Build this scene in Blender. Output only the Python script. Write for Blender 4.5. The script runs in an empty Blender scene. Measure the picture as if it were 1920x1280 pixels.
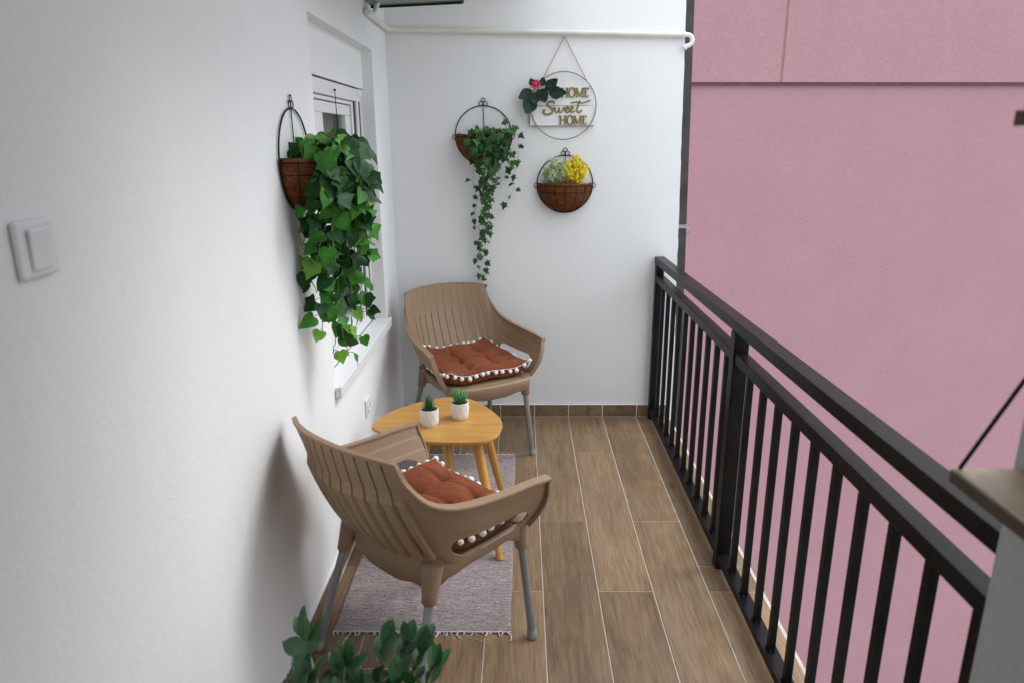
import bpy, bmesh, math, random
from mathutils import Vector, Matrix, noise
R = math.radians
random.seed(7)
C = bpy.context.scene.collection
sc = bpy.context.scene

# ------------------------------------------------------------------ materials
def node_mat(name, base=(0.5, 0.5, 0.5), rough=0.6, spec=0.5, metal=0.0, coat=0.0):
    m = bpy.data.materials.new(name); m.use_nodes = True
    nt = m.node_tree; p = nt.nodes['Principled BSDF']
    p.inputs['Base Color'].default_value = (*base, 1)
    p.inputs['Roughness'].default_value = rough
    p.inputs['Specular IOR Level'].default_value = spec
    p.inputs['Metallic'].default_value = metal
    p.inputs['Coat Weight'].default_value = coat
    return m, nt, p
def N(nt, typ, **kw):
    n = nt.nodes.new(typ)
    for k, v in kw.items():
        if k in n.inputs: n.inputs[k].default_value = v
        else: setattr(n, k, v)
    return n
def ramp(nt, fac, stops, interp='LINEAR'):
    r = nt.nodes.new('ShaderNodeValToRGB'); r.color_ramp.interpolation = interp
    e = r.color_ramp.elements
    while len(e) > 1: e.remove(e[-1])
    e[0].position = stops[0][0]; e[0].color = (*stops[0][1], 1)
    for p, c in stops[1:]:
        x = e.new(p); x.color = (*c, 1)
    nt.links.new(fac, r.inputs['Fac']); return r.outputs['Color']
def coords(nt, scale=(1, 1, 1), kind='Object', loc=(0, 0, 0)):
    t = nt.nodes.new('ShaderNodeTexCoord'); m = nt.nodes.new('ShaderNodeMapping')
    m.inputs['Scale'].default_value = scale; m.inputs['Location'].default_value = loc
    nt.links.new(t.outputs[kind], m.inputs['Vector']); return m.outputs['Vector']
def noise_n(nt, vec, scale, detail=4, rough=0.55, dist=0.0):
    n = nt.nodes.new('ShaderNodeTexNoise')
    n.inputs['Scale'].default_value = scale; n.inputs['Detail'].default_value = detail
    n.inputs['Roughness'].default_value = rough; n.inputs['Distortion'].default_value = dist
    nt.links.new(vec, n.inputs['Vector']); return n.outputs['Fac']
def bump(nt, p, h, strength=0.3, dist=0.002):
    b = nt.nodes.new('ShaderNodeBump'); b.inputs['Strength'].default_value = strength
    b.inputs['Distance'].default_value = dist
    nt.links.new(h, b.inputs['Height']); nt.links.new(b.outputs['Normal'], p.inputs['Normal'])
    return b
def mixc(nt, fac, a, b, mode='MIX'):
    m = nt.nodes.new('ShaderNodeMix'); m.data_type = 'RGBA'; m.blend_type = mode
    for s, v in ((m.inputs['Factor'], fac), (m.inputs[6], a), (m.inputs[7], b)):
        if isinstance(v, (int, float)): s.default_value = v
        elif isinstance(v, tuple): s.default_value = (*v, 1)
        else: nt.links.new(v, s)
    return m.outputs[2]
def varied(name, c0, c1, scale=8, rough=0.6, bscale=0, bstr=0.2, bdist=0.001, spec=0.5, metal=0.0, stretch=(1, 1, 1), detail=4):
    m, nt, p = node_mat(name, c0, rough, spec, metal)
    v = coords(nt, stretch)
    nt.links.new(ramp(nt, noise_n(nt, v, scale, detail), [(0.3, c0), (0.7, c1)]), p.inputs['Base Color'])
    if bscale: bump(nt, p, noise_n(nt, v, bscale, 5), bstr, bdist)
    return m

def stucco(name, c0, c1, sc1, bdist, rough=0.9, stain=0.0, lo=0.93, hi=1.05):
    m, nt, p = node_mat(name, c0, rough, 0.25)
    v = coords(nt)
    big = noise_n(nt, v, 1.3, 5, 0.6)
    col = ramp(nt, big, [(0.3, c0), (0.72, c1)])
    fine = noise_n(nt, v, sc1, 6, 0.7)
    col = mixc(nt, 0.5, col, ramp(nt, fine, [(0.3, tuple(x * lo for x in c0)), (0.72, tuple(min(1, x * hi) for x in c1))]))
    if stain:
        st = noise_n(nt, coords(nt, (3, 3, 0.35)), 2.2, 6, 0.65, 0.4)
        col = mixc(nt, ramp(nt, st, [(0.52, (0, 0, 0)), (0.8, (stain,) * 3)]), col, tuple(x * 0.8 for x in c0))
    nt.links.new(col, p.inputs['Base Color'])
    vo = nt.nodes.new('ShaderNodeTexVoronoi'); vo.inputs['Scale'].default_value = sc1 * 1.3
    nt.links.new(v, vo.inputs['Vector'])
    ad = nt.nodes.new('ShaderNodeMath'); ad.operation = 'MULTIPLY_ADD'
    nt.links.new(vo.outputs['Distance'], ad.inputs[0]); ad.inputs[1].default_value = 0.5
    med = noise_n(nt, v, sc1 * 0.28, 3)
    ad2 = nt.nodes.new('ShaderNodeMath'); ad2.operation = 'ADD'
    nt.links.new(fine, ad2.inputs[0]); nt.links.new(med, ad2.inputs[1])
    nt.links.new(ad2.outputs[0], ad.inputs[2])
    bump(nt, p, ad.outputs[0], 0.55, bdist)
    return m
M = {}
M['wall'] = stucco('white_render', (0.765, 0.77, 0.775), (0.80, 0.805, 0.81), 110, 0.0011, stain=0.14)
M['wall_plain'] = stucco('white_plaster', (0.74, 0.73, 0.74), (0.78, 0.775, 0.77), 60, 0.0008)
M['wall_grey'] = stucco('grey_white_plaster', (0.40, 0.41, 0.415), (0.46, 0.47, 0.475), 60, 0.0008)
M['pink'] = stucco('pink_render', (0.352, 0.193, 0.218), (0.40, 0.226, 0.252), 38, 0.007, stain=0.16, lo=0.88, hi=1.09)
M['pink_joint'] = varied('joint_sealant', (0.22, 0.15, 0.12), (0.30, 0.20, 0.17), 20, 0.9)
M['painted_ledge_shadow'] = varied('ledge_shadow_strip', (0.12, 0.05, 0.06), (0.17, 0.08, 0.09), 20, 0.9)
M['grout'] = varied('grout', (0.46, 0.415, 0.37), (0.60, 0.55, 0.49), 25, 0.9, 200, 0.3, 0.0005)
M['concrete'] = varied('concrete', (0.28, 0.27, 0.26), (0.36, 0.35, 0.33), 3, 0.9, 60, 0.4, 0.003)
M['black_paint'] = varied('black_painted_steel', (0.004, 0.0038, 0.0042), (0.012, 0.011, 0.012), 6, 0.33, 45, 0.6, 0.0014, 0.10)
M['black_wire'] = varied('black_wire', (0.004, 0.004, 0.004), (0.009, 0.008, 0.008), 30, 0.5, spec=0.2)
M['dark_pipe'] = varied('dark_brown_metal', (0.018, 0.014, 0.014), (0.05, 0.042, 0.038), 9, 0.55, 60, 0.3, 0.001)
M['white_plastic'] = varied('white_plastic', (0.70, 0.70, 0.71), (0.76, 0.76, 0.77), 3, 0.35)
M['cream_plastic'] = varied('cream_plastic', (0.66, 0.63, 0.57), (0.74, 0.71, 0.65), 5, 0.45)
M['pvc'] = varied('white_window_pvc', (0.74, 0.74, 0.75), (0.78, 0.78, 0.78), 4, 0.3)
M['seal'] = varied('black_rubber', (0.015, 0.015, 0.015), (0.03, 0.03, 0.03), 10, 0.6)
M['grey_metal'] = varied('grey_painted_metal', (0.27, 0.28, 0.29), (0.33, 0.34, 0.35), 8, 0.33, metal=0.5)
M['cap'] = varied('grey_rubber_cap', (0.22, 0.22, 0.22), (0.28, 0.28, 0.28), 12, 0.7)
M['brass'] = varied('gold_painted_wire', (0.16, 0.125, 0.05), (0.25, 0.195, 0.08), 20, 0.45, metal=0.3)
M['gold_letter'] = varied('gold_letter', (0.17, 0.12, 0.025), (0.27, 0.20, 0.05), 15, 0.45, metal=0.2)
M['jute'] = varied('jute_rope', (0.30, 0.23, 0.12), (0.45, 0.36, 0.22), 120, 0.9, 300, 0.6, 0.001)
M['board_white'] = varied('white_painted_board', (0.74, 0.73, 0.72), (0.80, 0.79, 0.77), 10, 0.6, stretch=(1, 1, 9))
M['soil'] = varied('dark_soil', (0.02, 0.016, 0.012), (0.05, 0.04, 0.03), 60, 0.95, 120, 0.8, 0.004)
M['pot_white'] = varied('white_ceramic', (0.72, 0.69, 0.65), (0.78, 0.75, 0.71), 12, 0.55, 80, 0.15, 0.0006)
M['pot_floor'] = varied('floor_pot', (0.30, 0.29, 0.28), (0.36, 0.35, 0.33), 5, 0.6)
M['pom'] = varied('white_pompom_wool', (0.76, 0.74, 0.71), (0.84, 0.82, 0.79), 90, 0.95, 260, 0.9, 0.002)
M['fringe'] = varied('rug_fringe', (0.55, 0.50, 0.50), (0.68, 0.63, 0.62), 90, 0.95)
M['stem'] = varied('green_stem', (0.13, 0.22, 0.05), (0.22, 0.30, 0.09), 30, 0.6)
M['stem_pale'] = varied('pale_stem', (0.30, 0.33, 0.15), (0.38, 0.40, 0.20), 30, 0.6)
M['wall_glass'] = None

def leafmat(name, a, b, rough=0.55, spec=0.28, sub=0.12):
    m, nt, p = node_mat(name, a, rough, spec)
    v = coords(nt)
    col = ramp(nt, noise_n(nt, v, 26, 3), [(0.3, a), (0.7, b)])
    uv = nt.nodes.new('ShaderNodeUVMap'); sp = nt.nodes.new('ShaderNodeSeparateXYZ'); nt.links.new(uv.outputs[0], sp.inputs[0])
    def mth(op, x, y=None, z=None):
        q = nt.nodes.new('ShaderNodeMath'); q.operation = op
        for i_, val in enumerate((x, y, z)):
            if val is None: continue
            if isinstance(val, (int, float)): q.inputs[i_].default_value = val
            else: nt.links.new(val, q.inputs[i_])
        return q.outputs[0]
    ax = mth('ABSOLUTE', sp.outputs[0]); rib = mth('SUBTRACT', 1.0, mth('MULTIPLY', ax, 28.0))
    sv = mth('SINE', mth('MULTIPLY', mth('SUBTRACT', sp.outputs[1], mth('MULTIPLY', ax, 0.75)), 34.0))
    sv = mth('MULTIPLY', mth('SUBTRACT', sv, 0.80), 2.2)
    vein = mth('MAXIMUM', mth('MAXIMUM', rib, sv), 0.0); vein = mth('MINIMUM', vein, 1.0)
    col = mixc(nt, mth('MULTIPLY', vein, 0.38), col, (min(1, b[0] * 2.2 + 0.02), min(1, b[1] * 1.7 + 0.02), min(1, b[2] * 2.2 + 0.01)))
    nt.links.new(col, p.inputs['Base Color'])
    bump(nt, p, mth('ADD', noise_n(nt, v, 120, 3), mth('MULTIPLY', vein, -0.6)), 0.4, 0.0012)
    tr = nt.nodes.new('ShaderNodeBsdfTranslucent'); tr.inputs['Color'].default_value = (b[0] * 1.6, b[1] * 1.7, b[2], 1)
    mx = nt.nodes.new('ShaderNodeMixShader'); mx.inputs[0].default_value = sub
    nt.links.new(p.outputs[0], mx.inputs[1]); nt.links.new(tr.outputs[0], mx.inputs[2])
    nt.links.new(mx.outputs[0], nt.nodes['Material Output'].inputs['Surface'])
    return m
M['leaf_dark'] = leafmat('leaf_dark', (0.006, 0.040, 0.010), (0.015, 0.080, 0.016))
M['leaf_mid'] = leafmat('leaf_mid', (0.020, 0.125, 0.012), (0.055, 0.23, 0.024))
M['leaf_light'] = leafmat('leaf_light', (0.09, 0.26, 0.025), (0.18, 0.40, 0.05), 0.45, 0.35, 0.2)
M['ivy_dark'] = leafmat('ivy_dark', (0.012, 0.045, 0.014), (0.022, 0.085, 0.022), 0.6, 0.3)
M['ivy_mid'] = leafmat('ivy_mid', (0.025, 0.10, 0.025), (0.05, 0.16, 0.04), 0.6, 0.3)
M['zz_dark'] = leafmat('zz_dark', (0.008, 0.034, 0.012), (0.016, 0.062, 0.020), 0.42, 0.5, 0.05)
M['zz_mid'] = leafmat('zz_mid', (0.014, 0.062, 0.018), (0.03, 0.11, 0.03), 0.42, 0.5, 0.08)
M['rose_leaf'] = leafmat('rose_leaf', (0.006, 0.022, 0.014), (0.012, 0.04, 0.022), 0.55, 0.3, 0.03)
M['petal'] = leafmat('rose_petal', (0.62, 0.02, 0.09), (0.78, 0.16, 0.25), 0.6, 0.2, 0.15)
M['yellow'] = leafmat('yellow_petals', (0.78, 0.58, 0.01), (0.88, 0.74, 0.04), 0.7, 0.2, 0.15)
M['palegreen'] = leafmat('pale_green_petals', (0.36, 0.46, 0.26), (0.62, 0.68, 0.50), 0.7, 0.2, 0.15)
M['succ'] = leafmat('succulent_leaf', (0.02, 0.10, 0.03), (0.05, 0.22, 0.05), 0.4, 0.4, 0.08)
M['succ_dark'] = leafmat('succulent_leaf_dark', (0.012, 0.05, 0.022), (0.03, 0.11, 0.04), 0.45, 0.4, 0.05)

def coco():
    m, nt, p = node_mat('coco_fibre', (0.2, 0.08, 0.03), 0.95, 0.1)
    v = coords(nt)
    f = noise_n(nt, v, 55, 8, 0.75, 1.5)
    nt.links.new(ramp(nt, f, [(0.3, (0.04, 0.013, 0.006)), (0.5, (0.14, 0.050, 0.018)), (0.75, (0.25, 0.10, 0.036))]), p.inputs['Base Color'])
    bump(nt, p, f, 0.8, 0.004); return m
M['coco'] = coco()

def tile_mat():
    m, nt, p = node_mat('wood_look_tile', (0.3, 0.2, 0.13), 0.42, 0.35)
    at = nt.nodes.new('ShaderNodeAttribute'); at.attribute_name = 'rnd'
    geo = nt.nodes.new('ShaderNodeTexCoord')
    add = nt.nodes.new('ShaderNodeVectorMath'); add.operation = 'MULTIPLY_ADD'
    nt.links.new(at.outputs['Color'], add.inputs[0]); add.inputs[1].default_value = (13, 17, 7)
    nt.links.new(geo.outputs['Object'], add.inputs[2])
    def mp(s):
        q = nt.nodes.new('ShaderNodeMapping'); q.inputs['Scale'].default_value = s
        nt.links.new(add.outputs[0], q.inputs['Vector']); return q.outputs['Vector']
    fine = noise_n(nt, mp((60, 3.0, 60)), 3.0, 8, 0.72, 0.3)
    cloud = noise_n(nt, mp((6, 1.6, 6)), 1.6, 5, 0.65, 0.9)
    fig = noise_n(nt, mp((6.5, 0.55, 6.5)), 1.0, 1.5, 0.45, 0.25)
    sn = nt.nodes.new('ShaderNodeMath'); sn.operation = 'MULTIPLY'; sn.inputs[1].default_value = 95.0; nt.links.new(fig, sn.inputs[0])
    s2_ = nt.nodes.new('ShaderNodeMath'); s2_.operation = 'SINE'; nt.links.new(sn.outputs[0], s2_.inputs[0])
    s3_ = nt.nodes.new('ShaderNodeMath'); s3_.operation = 'MULTIPLY_ADD'; s3_.inputs[1].default_value = 0.5; s3_.inputs[2].default_value = 0.5; nt.links.new(s2_.outputs[0], s3_.inputs[0])
    vfine = noise_n(nt, mp((170, 5.0, 170)), 1.6, 4, 0.7)
    c = ramp(nt, cloud, [(0.32, (0.155, 0.094, 0.054)), (0.5, (0.27, 0.176, 0.104)), (0.68, (0.385, 0.275, 0.175))])
    c = mixc(nt, ramp(nt, noise_n(nt, mp((4, 0.8, 4)), 1.3, 2), [(0.42, (0.03,) * 3), (0.62, (0.34,) * 3)]), c, ramp(nt, s3_.outputs[0], [(0.1, (0.15, 0.088, 0.05)), (0.9, (0.36, 0.255, 0.165))]))
    c = mixc(nt, 0.30, c, ramp(nt, vfine, [(0.38, (0.10, 0.062, 0.036)), (0.60, (0.40, 0.29, 0.19))]))
    c = mixc(nt, 0.40, c, ramp(nt, fine, [(0.36, (0.11, 0.068, 0.040)), (0.64, (0.42, 0.30, 0.195))]))
    grey = ramp(nt, noise_n(nt, mp((3, 1.0, 3)), 2.3, 4), [(0.5, (0, 0, 0)), (0.75, (0.45,) * 3)])
    c = mixc(nt, grey, c, (0.25, 0.19, 0.145))
    # knots
    vo = nt.nodes.new('ShaderNodeTexVoronoi'); vo.inputs['Scale'].default_value = 1.0
    nt.links.new(mp((5.2, 1.9, 0.01)), vo.inputs['Vector'])
    kn = ramp(nt, vo.outputs['Distance'], [(0.03, (0.55,) * 3), (0.085, (0, 0, 0))])
    c = mixc(nt, kn, c, (0.10, 0.058, 0.035))
    sep = nt.nodes.new('ShaderNodeSeparateColor'); nt.links.new(at.outputs['Color'], sep.inputs[0])
    mr = nt.nodes.new('ShaderNodeMapRange'); mr.inputs['To Min'].default_value = 0.60; mr.inputs['To Max'].default_value = 0.92
    nt.links.new(sep.outputs[0], mr.inputs['Value'])
    hs = nt.nodes.new('ShaderNodeHueSaturation'); hs.inputs['Saturation'].default_value = 1.10; nt.links.new(mr.outputs[0], hs.inputs['Value']); nt.links.new(c, hs.inputs['Color'])
    # broad darker and lighter streaks printed on the tiles
    st1 = ramp(nt, noise_n(nt, mp((9, 0.9, 9)), 1.0, 6, 0.66, 0.5), [(0.34, (0.82, 0.805, 0.79)), (0.50, (1.02, 1.02, 1.02)), (0.66, (1.18, 1.17, 1.15))])
    cc = mixc(nt, 1.0, hs.outputs[0], st1, 'MULTIPLY')
    st2 = ramp(nt, noise_n(nt, mp((75, 2.6, 75)), 1.0, 4, 0.7, 0.2), [(0.36, (0.80, 0.785, 0.77)), (0.47, (1.0, 1.0, 1.0)), (0.70, (1.10, 1.09, 1.085))])
    cc = mixc(nt, 1.0, cc, st2, 'MULTIPLY')
    cc = mixc(nt, kn, cc, (0.075, 0.042, 0.026))
    nt.links.new(cc, p.inputs['Base Color'])
    rr = nt.nodes.new('ShaderNodeMapRange'); rr.inputs['To Min'].default_value = 0.36; rr.inputs['To Max'].default_value = 0.55
    nt.links.new(fine, rr.inputs['Value']); nt.links.new(rr.outputs[0], p.inputs['Roughness'])
    bump(nt, p, fine, 0.25, 0.0008)
    return m
M['tile'] = tile_mat()

def wood_mat(name, dark, mid, light, axis=(30, 2.2, 30), rough=0.35, coat=0.0):
    m, nt, p = node_mat(name, mid, rough, 0.45, 0, coat)
    v = coords(nt, axis)
    f = noise_n(nt, v, 1.5, 7, 0.7, 0.4)
    c = ramp(nt, f, [(0.25, dark), (0.5, mid), (0.75, light)])
    v2 = coords(nt, (1, 1, 1))
    blot = noise_n(nt, v2, 7, 4)
    c = mixc(nt, ramp(nt, blot, [(0.45, (0, 0, 0)), (0.8, (0.35,) * 3)]), c, dark)
    nt.links.new(c, p.inputs['Base Color']); bump(nt, p, f, 0.12, 0.0006)
    return m
M['table_wood'] = wood_mat('honey_wood', (0.33, 0.145, 0.022), (0.47, 0.24, 0.05), (0.56, 0.32, 0.10), (2.5, 22, 22), 0.33)
M['leg_wood'] = wood_mat('honey_wood_leg', (0.44, 0.19, 0.03), (0.56, 0.27, 0.05), (0.62, 0.33, 0.08), (30, 30, 3), 0.35)
M['shelf_edge'] = varied('shelf_edge', (0.05, 0.03, 0.015), (0.085, 0.05, 0.025), 12, 0.6)
M['shelf_wood'] = wood_mat('shelf_wood', (0.26, 0.185, 0.11), (0.36, 0.27, 0.175), (0.44, 0.34, 0.225), (30, 2.2, 30), 0.5)

def resin():
    m, nt, p = node_mat('brown_resin', (0.25, 0.155, 0.10), 0.48, 0.4)
    v = coords(nt, (1, 1, 1))
    c = ramp(nt, noise_n(nt, v, 5, 4), [(0.3, (0.265, 0.172, 0.104)), (0.7, (0.310, 0.205, 0.128))])
    nt.links.new(c, p.inputs['Base Color'])
    bump(nt, p, noise_n(nt, v, 420, 3, 0.6), 0.25, 0.0006); return m
M['resin'] = resin()
def fabric():
    m, nt, p = node_mat('rust_velvet', (0.25, 0.05, 0.02), 0.85, 0.15)
    p.inputs['Sheen Weight'].default_value = 0.35; p.inputs['Sheen Roughness'].default_value = 0.4
    p.inputs['Sheen Tint'].default_value = (0.8, 0.35, 0.2, 1)
    v = coords(nt)
    nt.links.new(ramp(nt, noise_n(nt, v, 9, 5), [(0.3, (0.150, 0.041, 0.018)), (0.7, (0.205, 0.060, 0.027))]), p.inputs['Base Color'])
    bump(nt, p, noise_n(nt, v, 300, 4), 0.4, 0.0012); return m
M['cushion'] = fabric()
def rug():
    m, nt, p = node_mat('woven_rag_rug', (0.3, 0.25, 0.25), 0.95, 0.1)
    v = coords(nt, (22, 190, 1))
    a = noise_n(nt, v, 1.0, 6, 0.8, 0.8)
    v2 = coords(nt, (90, 260, 1)); b = noise_n(nt, v2, 1.0, 3, 0.7)
    c = ramp(nt, a, [(0.38, (0.06, 0.045, 0.05)), (0.46, (0.25, 0.20, 0.20)), (0.56, (0.42, 0.355, 0.35)), (0.66, (0.68, 0.62, 0.61))])
    c = mixc(nt, 0.4, c, ramp(nt, b, [(0.40, (0.10, 0.075, 0.08)), (0.60, (0.66, 0.58, 0.58))]))
    c = mixc(nt, ramp(nt, noise_n(nt, coords(nt, (1, 14, 1)), 1.0, 3), [(0.4, (0, 0, 0)), (0.7, (0.3,) * 3)]), c, (0.24, 0.17, 0.18))
    nt.links.new(c, p.inputs['Base Color']); bump(nt, p, a, 1.0, 0.006); return m
M['rug'] = rug()
def glass():
    m, nt, p = node_mat('window_glass', (0.08, 0.09, 0.09), 0.05, 0.6)
    p.inputs['Alpha'].default_value = 0.22; return m
M['glass'] = glass()
M['curtain'] = varied('grey_curtain', (0.30, 0.30, 0.28), (0.42, 0.41, 0.38), 3, 0.9)
M['interior'] = varied('dark_room', (0.10, 0.09, 0.08), (0.14, 0.13, 0.11), 3, 0.9)
def canopy():
    m, nt, p = node_mat('green_tinted_sheet', (0.035, 0.06, 0.04), 0.25, 0.5)
    nt.links.new(ramp(nt, noise_n(nt, coords(nt, (2, 6, 2)), 3, 3), [(0.35, (0.05, 0.09, 0.055)), (0.7, (0.15, 0.22, 0.15))]), p.inputs['Base Color'])
    return m
M['canopy'] = canopy()

# ------------------------------------------------------------------ mesh helpers
class MB:
    def __init__(s): s.v = []; s.f = []; s.m = []; s.sm = []; s.uv = {}
    def add(s, vs, fs, mi=0, smooth=False):
        b = len(s.v); s.v += [tuple(v) for v in vs]
        for f in fs:
            s.f.append(tuple(b + i for i in f)); s.m.append(mi); s.sm.append(smooth)
    def uvs(s, l):
        b = len(s.v) - len(l)
        for i, q in enumerate(l): s.uv[b + i] = q
    def box(s, x0, x1, y0, y1, z0, z1, mi=0, M4=None):
        vs = [Vector((x, y, z)) for z in (z0, z1) for y in (y0, y1) for x in (x0, x1)]
        if M4: vs = [M4 @ v for v in vs]
        s.add(vs, [(0, 2, 3, 1), (4, 5, 7, 6), (0, 1, 5, 4), (1, 3, 7, 5), (3, 2, 6, 7), (2, 0, 4, 6)], mi)
    def tube(s, pts, r, n=8, mi=0, caps=True, closed=False):
        pts = [Vector(p) for p in pts]; k = len(pts)
        rs = r if isinstance(r, (list, tuple)) else [r] * k
        rings = []; up = None
        for i, p in enumerate(pts):
            if closed: d = pts[(i + 1) % k] - pts[i - 1]
            else: d = pts[min(i + 1, k - 1)] - pts[max(i - 1, 0)]
            if d.length < 1e-9: d = Vector((0, 0, 1))
            d.normalize()
            if up is None:
                up = Vector((0, 0, 1)) if abs(d.z) < 0.9 else Vector((1, 0, 0))
            a = (up - d * up.dot(d)); 
            if a.length < 1e-6: a = d.orthogonal()
            a.normalize(); up = a; b = d.cross(a)
            rings.append([p + (a * math.cos(t) + b * math.sin(t)) * rs[i] for t in [2 * math.pi * j / n for j in range(n)]])
        vs = [v for q in rings for v in q]; fs = []
        for i in range(k if closed else k - 1):
            i2 = (i + 1) % k
            for j in range(n):
                j2 = (j + 1) % n
                fs.append((i * n + j, i * n + j2, i2 * n + j2, i2 * n + j))
        s.add(vs, fs, mi, True)
        if caps and not closed:
            s.add(rings[0], [tuple(range(n))[::-1]], mi); s.add(rings[-1], [tuple(range(n))], mi)
    def lathe(s, prof, c=(0, 0, 0), n=32, mi=0, smooth=True, M4=None):
        vs = []; fs = []
        for r, z in prof:
            for j in range(n):
                t = 2 * math.pi * j / n
                v = Vector((c[0] + r * math.cos(t), c[1] + r * math.sin(t), c[2] + z))
                vs.append(M4 @ v if M4 else v)
        for i in range(len(prof) - 1):
            for j in range(n):
                j2 = (j + 1) % n
                fs.append((i * n + j, i * n + j2, (i + 1) * n + j2, (i + 1) * n + j))
        s.add(vs, fs, mi, smooth)
    def ball(s, c, r, mi=0, n=8, m=6, wob=0.0):
        vs = []; fs = []
        for i in range(m + 1):
            ph = math.pi * i / m
            for j in range(n):
                t = 2 * math.pi * j / n
                q = r * (1 + random.uniform(-wob, wob))
                vs.append((c[0] + q * math.sin(ph) * math.cos(t), c[1] + q * math.sin(ph) * math.sin(t), c[2] + q * math.cos(ph)))
        for i in range(m):
            for j in range(n):
                j2 = (j + 1) % n
                fs.append((i * n + j, (i + 1) * n + j, (i + 1) * n + j2, i * n + j2))
        s.add(vs, fs, mi, True)
    def build(s, name, mats, parent=None, bevel=0, seg=2, merge=False):
        me = bpy.data.meshes.new(name); me.from_pydata(s.v, [], s.f)
        if not isinstance(mats, (list, tuple)): mats = [mats]
        for m in mats: me.materials.append(M[m] if isinstance(m, str) else m)
        me.polygons.foreach_set('material_index', s.m); me.polygons.foreach_set('use_smooth', s.sm)
        if s.uv:
            ul = me.uv_layers.new(name='UVMap')
            for lp in me.loops: ul.data[lp.index].uv = s.uv.get(lp.vertex_index, (0.5, 0.5))
        if merge:
            bm = bmesh.new(); bm.from_mesh(me); bmesh.ops.remove_doubles(bm, verts=bm.verts, dist=1e-5)
            bmesh.ops.recalc_face_normals(bm, faces=bm.faces); bm.to_mesh(me); bm.free()
        me.update()
        o = bpy.data.objects.new(name, me); C.objects.link(o)
        if parent: o.parent = parent
        if bevel:
            b = o.modifiers.new('bevel', 'BEVEL'); b.width = bevel; b.segments = seg; b.limit_method = 'ANGLE'; b.angle_limit = R(35)
        return o
def tag(o, label=None, cat=None, group=None, kind=None):
    if label: o['label'] = label
    if cat: o['category'] = cat
    if group: o['group'] = group
    if kind: o['kind'] = kind
    return o
def thing(name, label, cat, loc=(0, 0, 0), rotz=0, group=None):
    o = bpy.data.objects.new(name, None); C.objects.link(o); o.empty_display_size = 0.1
    o.location = loc; o.rotation_euler = (0, 0, rotz); return tag(o, label, cat, group)
def catmull(keys, t):
    # keys: list of (t, tuple)
    if t <= keys[0][0]: return Vector(keys[0][1])
    if t >= keys[-1][0]: return Vector(keys[-1][1])
    for i in range(len(keys) - 1):
        if keys[i][0] <= t <= keys[i + 1][0]: break
    t0, p1 = keys[i]; t1, p2 = keys[i + 1]
    tm, p0 = keys[i - 1] if i > 0 else (t0 - (t1 - t0), tuple(2 * a - b for a, b in zip(p1, p2)))
    tn, p3 = keys[i + 2] if i + 2 < len(keys) else (t1 + (t1 - t0), tuple(2 * b - a for a, b in zip(p1, p2)))
    u = (t - t0) / (t1 - t0); p0, p1, p2, p3 = map(Vector, (p0, p1, p2, p3))
    m1 = (p2 - p0) * ((t1 - t0) / (t1 - tm)); m2 = (p3 - p1) * ((t1 - t0) / (tn - t0))
    return p1 * (2*u**3 - 3*u*u + 1) + m1 * (u**3 - 2*u*u + u) + p2 * (-2*u**3 + 3*u*u) + m2 * (u**3 - u*u)

# ------------------------------------------------------------------ camera
p_, yw, rl = 0.2787, 0.0133, -0.0051
fw = Vector((-math.sin(yw) * math.cos(p_), math.cos(yw) * math.cos(p_), -math.sin(p_)))
rt = Vector((math.cos(yw), math.sin(yw), 0)); up = rt.cross(fw)
c_, s_ = math.cos(rl), math.sin(rl)
r2 = c_ * rt + s_ * up; u2 = -s_ * rt + c_ * up
cam = bpy.data.cameras.new('camera'); co = bpy.data.objects.new('camera', cam); C.objects.link(co)
mw = Matrix((r2, u2, -fw)).transposed().to_4x4(); mw.translation = Vector((0.70, -3.953, 1.5956))
co.matrix_world = mw
cam.sensor_width = 36; cam.lens = 1326.8 / 1920 * 36; cam.clip_start = 0.02; cam.clip_end = 300
cam.dof.use_dof = True; cam.dof.focus_distance = 2.9; cam.dof.aperture_fstop = 3.2
sc.camera = co

# ------------------------------------------------------------------ setting: ground, floor
g = MB(); g.box(-30, 40, -40, 40, -6.3, -6.0); tag(g.build('ground', 'concrete'), kind='structure')

def planks(name, rects, z0, z1, mat, kind_axis='z'):
    """tiles as thin bevelled boxes, each with its own random colour attribute"""
    mb = MB(); cols = []
    for (x0, x1, y0, y1) in rects:
        mb.box(x0, x1, y0, y1, z0, z1); cols += [(random.random(), random.random(), random.random(), 1)] * 24
    o = mb.build(name, mat)
    at = o.data.color_attributes.new('rnd', 'FLOAT_COLOR', 'CORNER')
    for i, c in enumerate(cols): at.data[i].color = c
    return o
G = 0.0018; X0 = 0.578; W = 0.202; L = 1.202
rects = []
cuts = {-3: [-0.35], -2: [-0.9], -1: [-0.3], 0: [-0.5], 1: [-1.2057 + L], 2: [-0.5018], 3: [-1.2057 + L], 4: [-0.5]}
for k in range(-3, 5):
    xa = 0.016 if k == -3 else X0 + W * k; xb = X0 + W * (k + 1)
    if k == 4: xb = 1.578
    ys = [0.0]
    if k == 4: ys += [-0.50, -1.545, -1.704, -2.906, -4.108, -5.31, -6.2]
    else:
        y = cuts[k][0]
        if y >= 0: y -= L
        while y > -6.2: ys.append(y); y -= L
        ys.append(-6.2)
    for a, b in zip(ys, ys[1:]):
        if a - b > 0.02: rects.append((xa + G, xb - G, b + G, a - G))
fl = planks('floor', rects, -0.012, 0.0, 'tile'); tag(fl, kind='structure')
bv = fl.modifiers.new('bevel', 'BEVEL'); bv.width = 0.0012; bv.segments = 1; bv.limit_method = 'ANGLE'
gb = MB(); gb.box(-0.3, 1.588, -6.2, 0.25, -0.22, -0.0018, 0); tag(gb.build('floor_slab', ['grout']), kind='structure')

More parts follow.
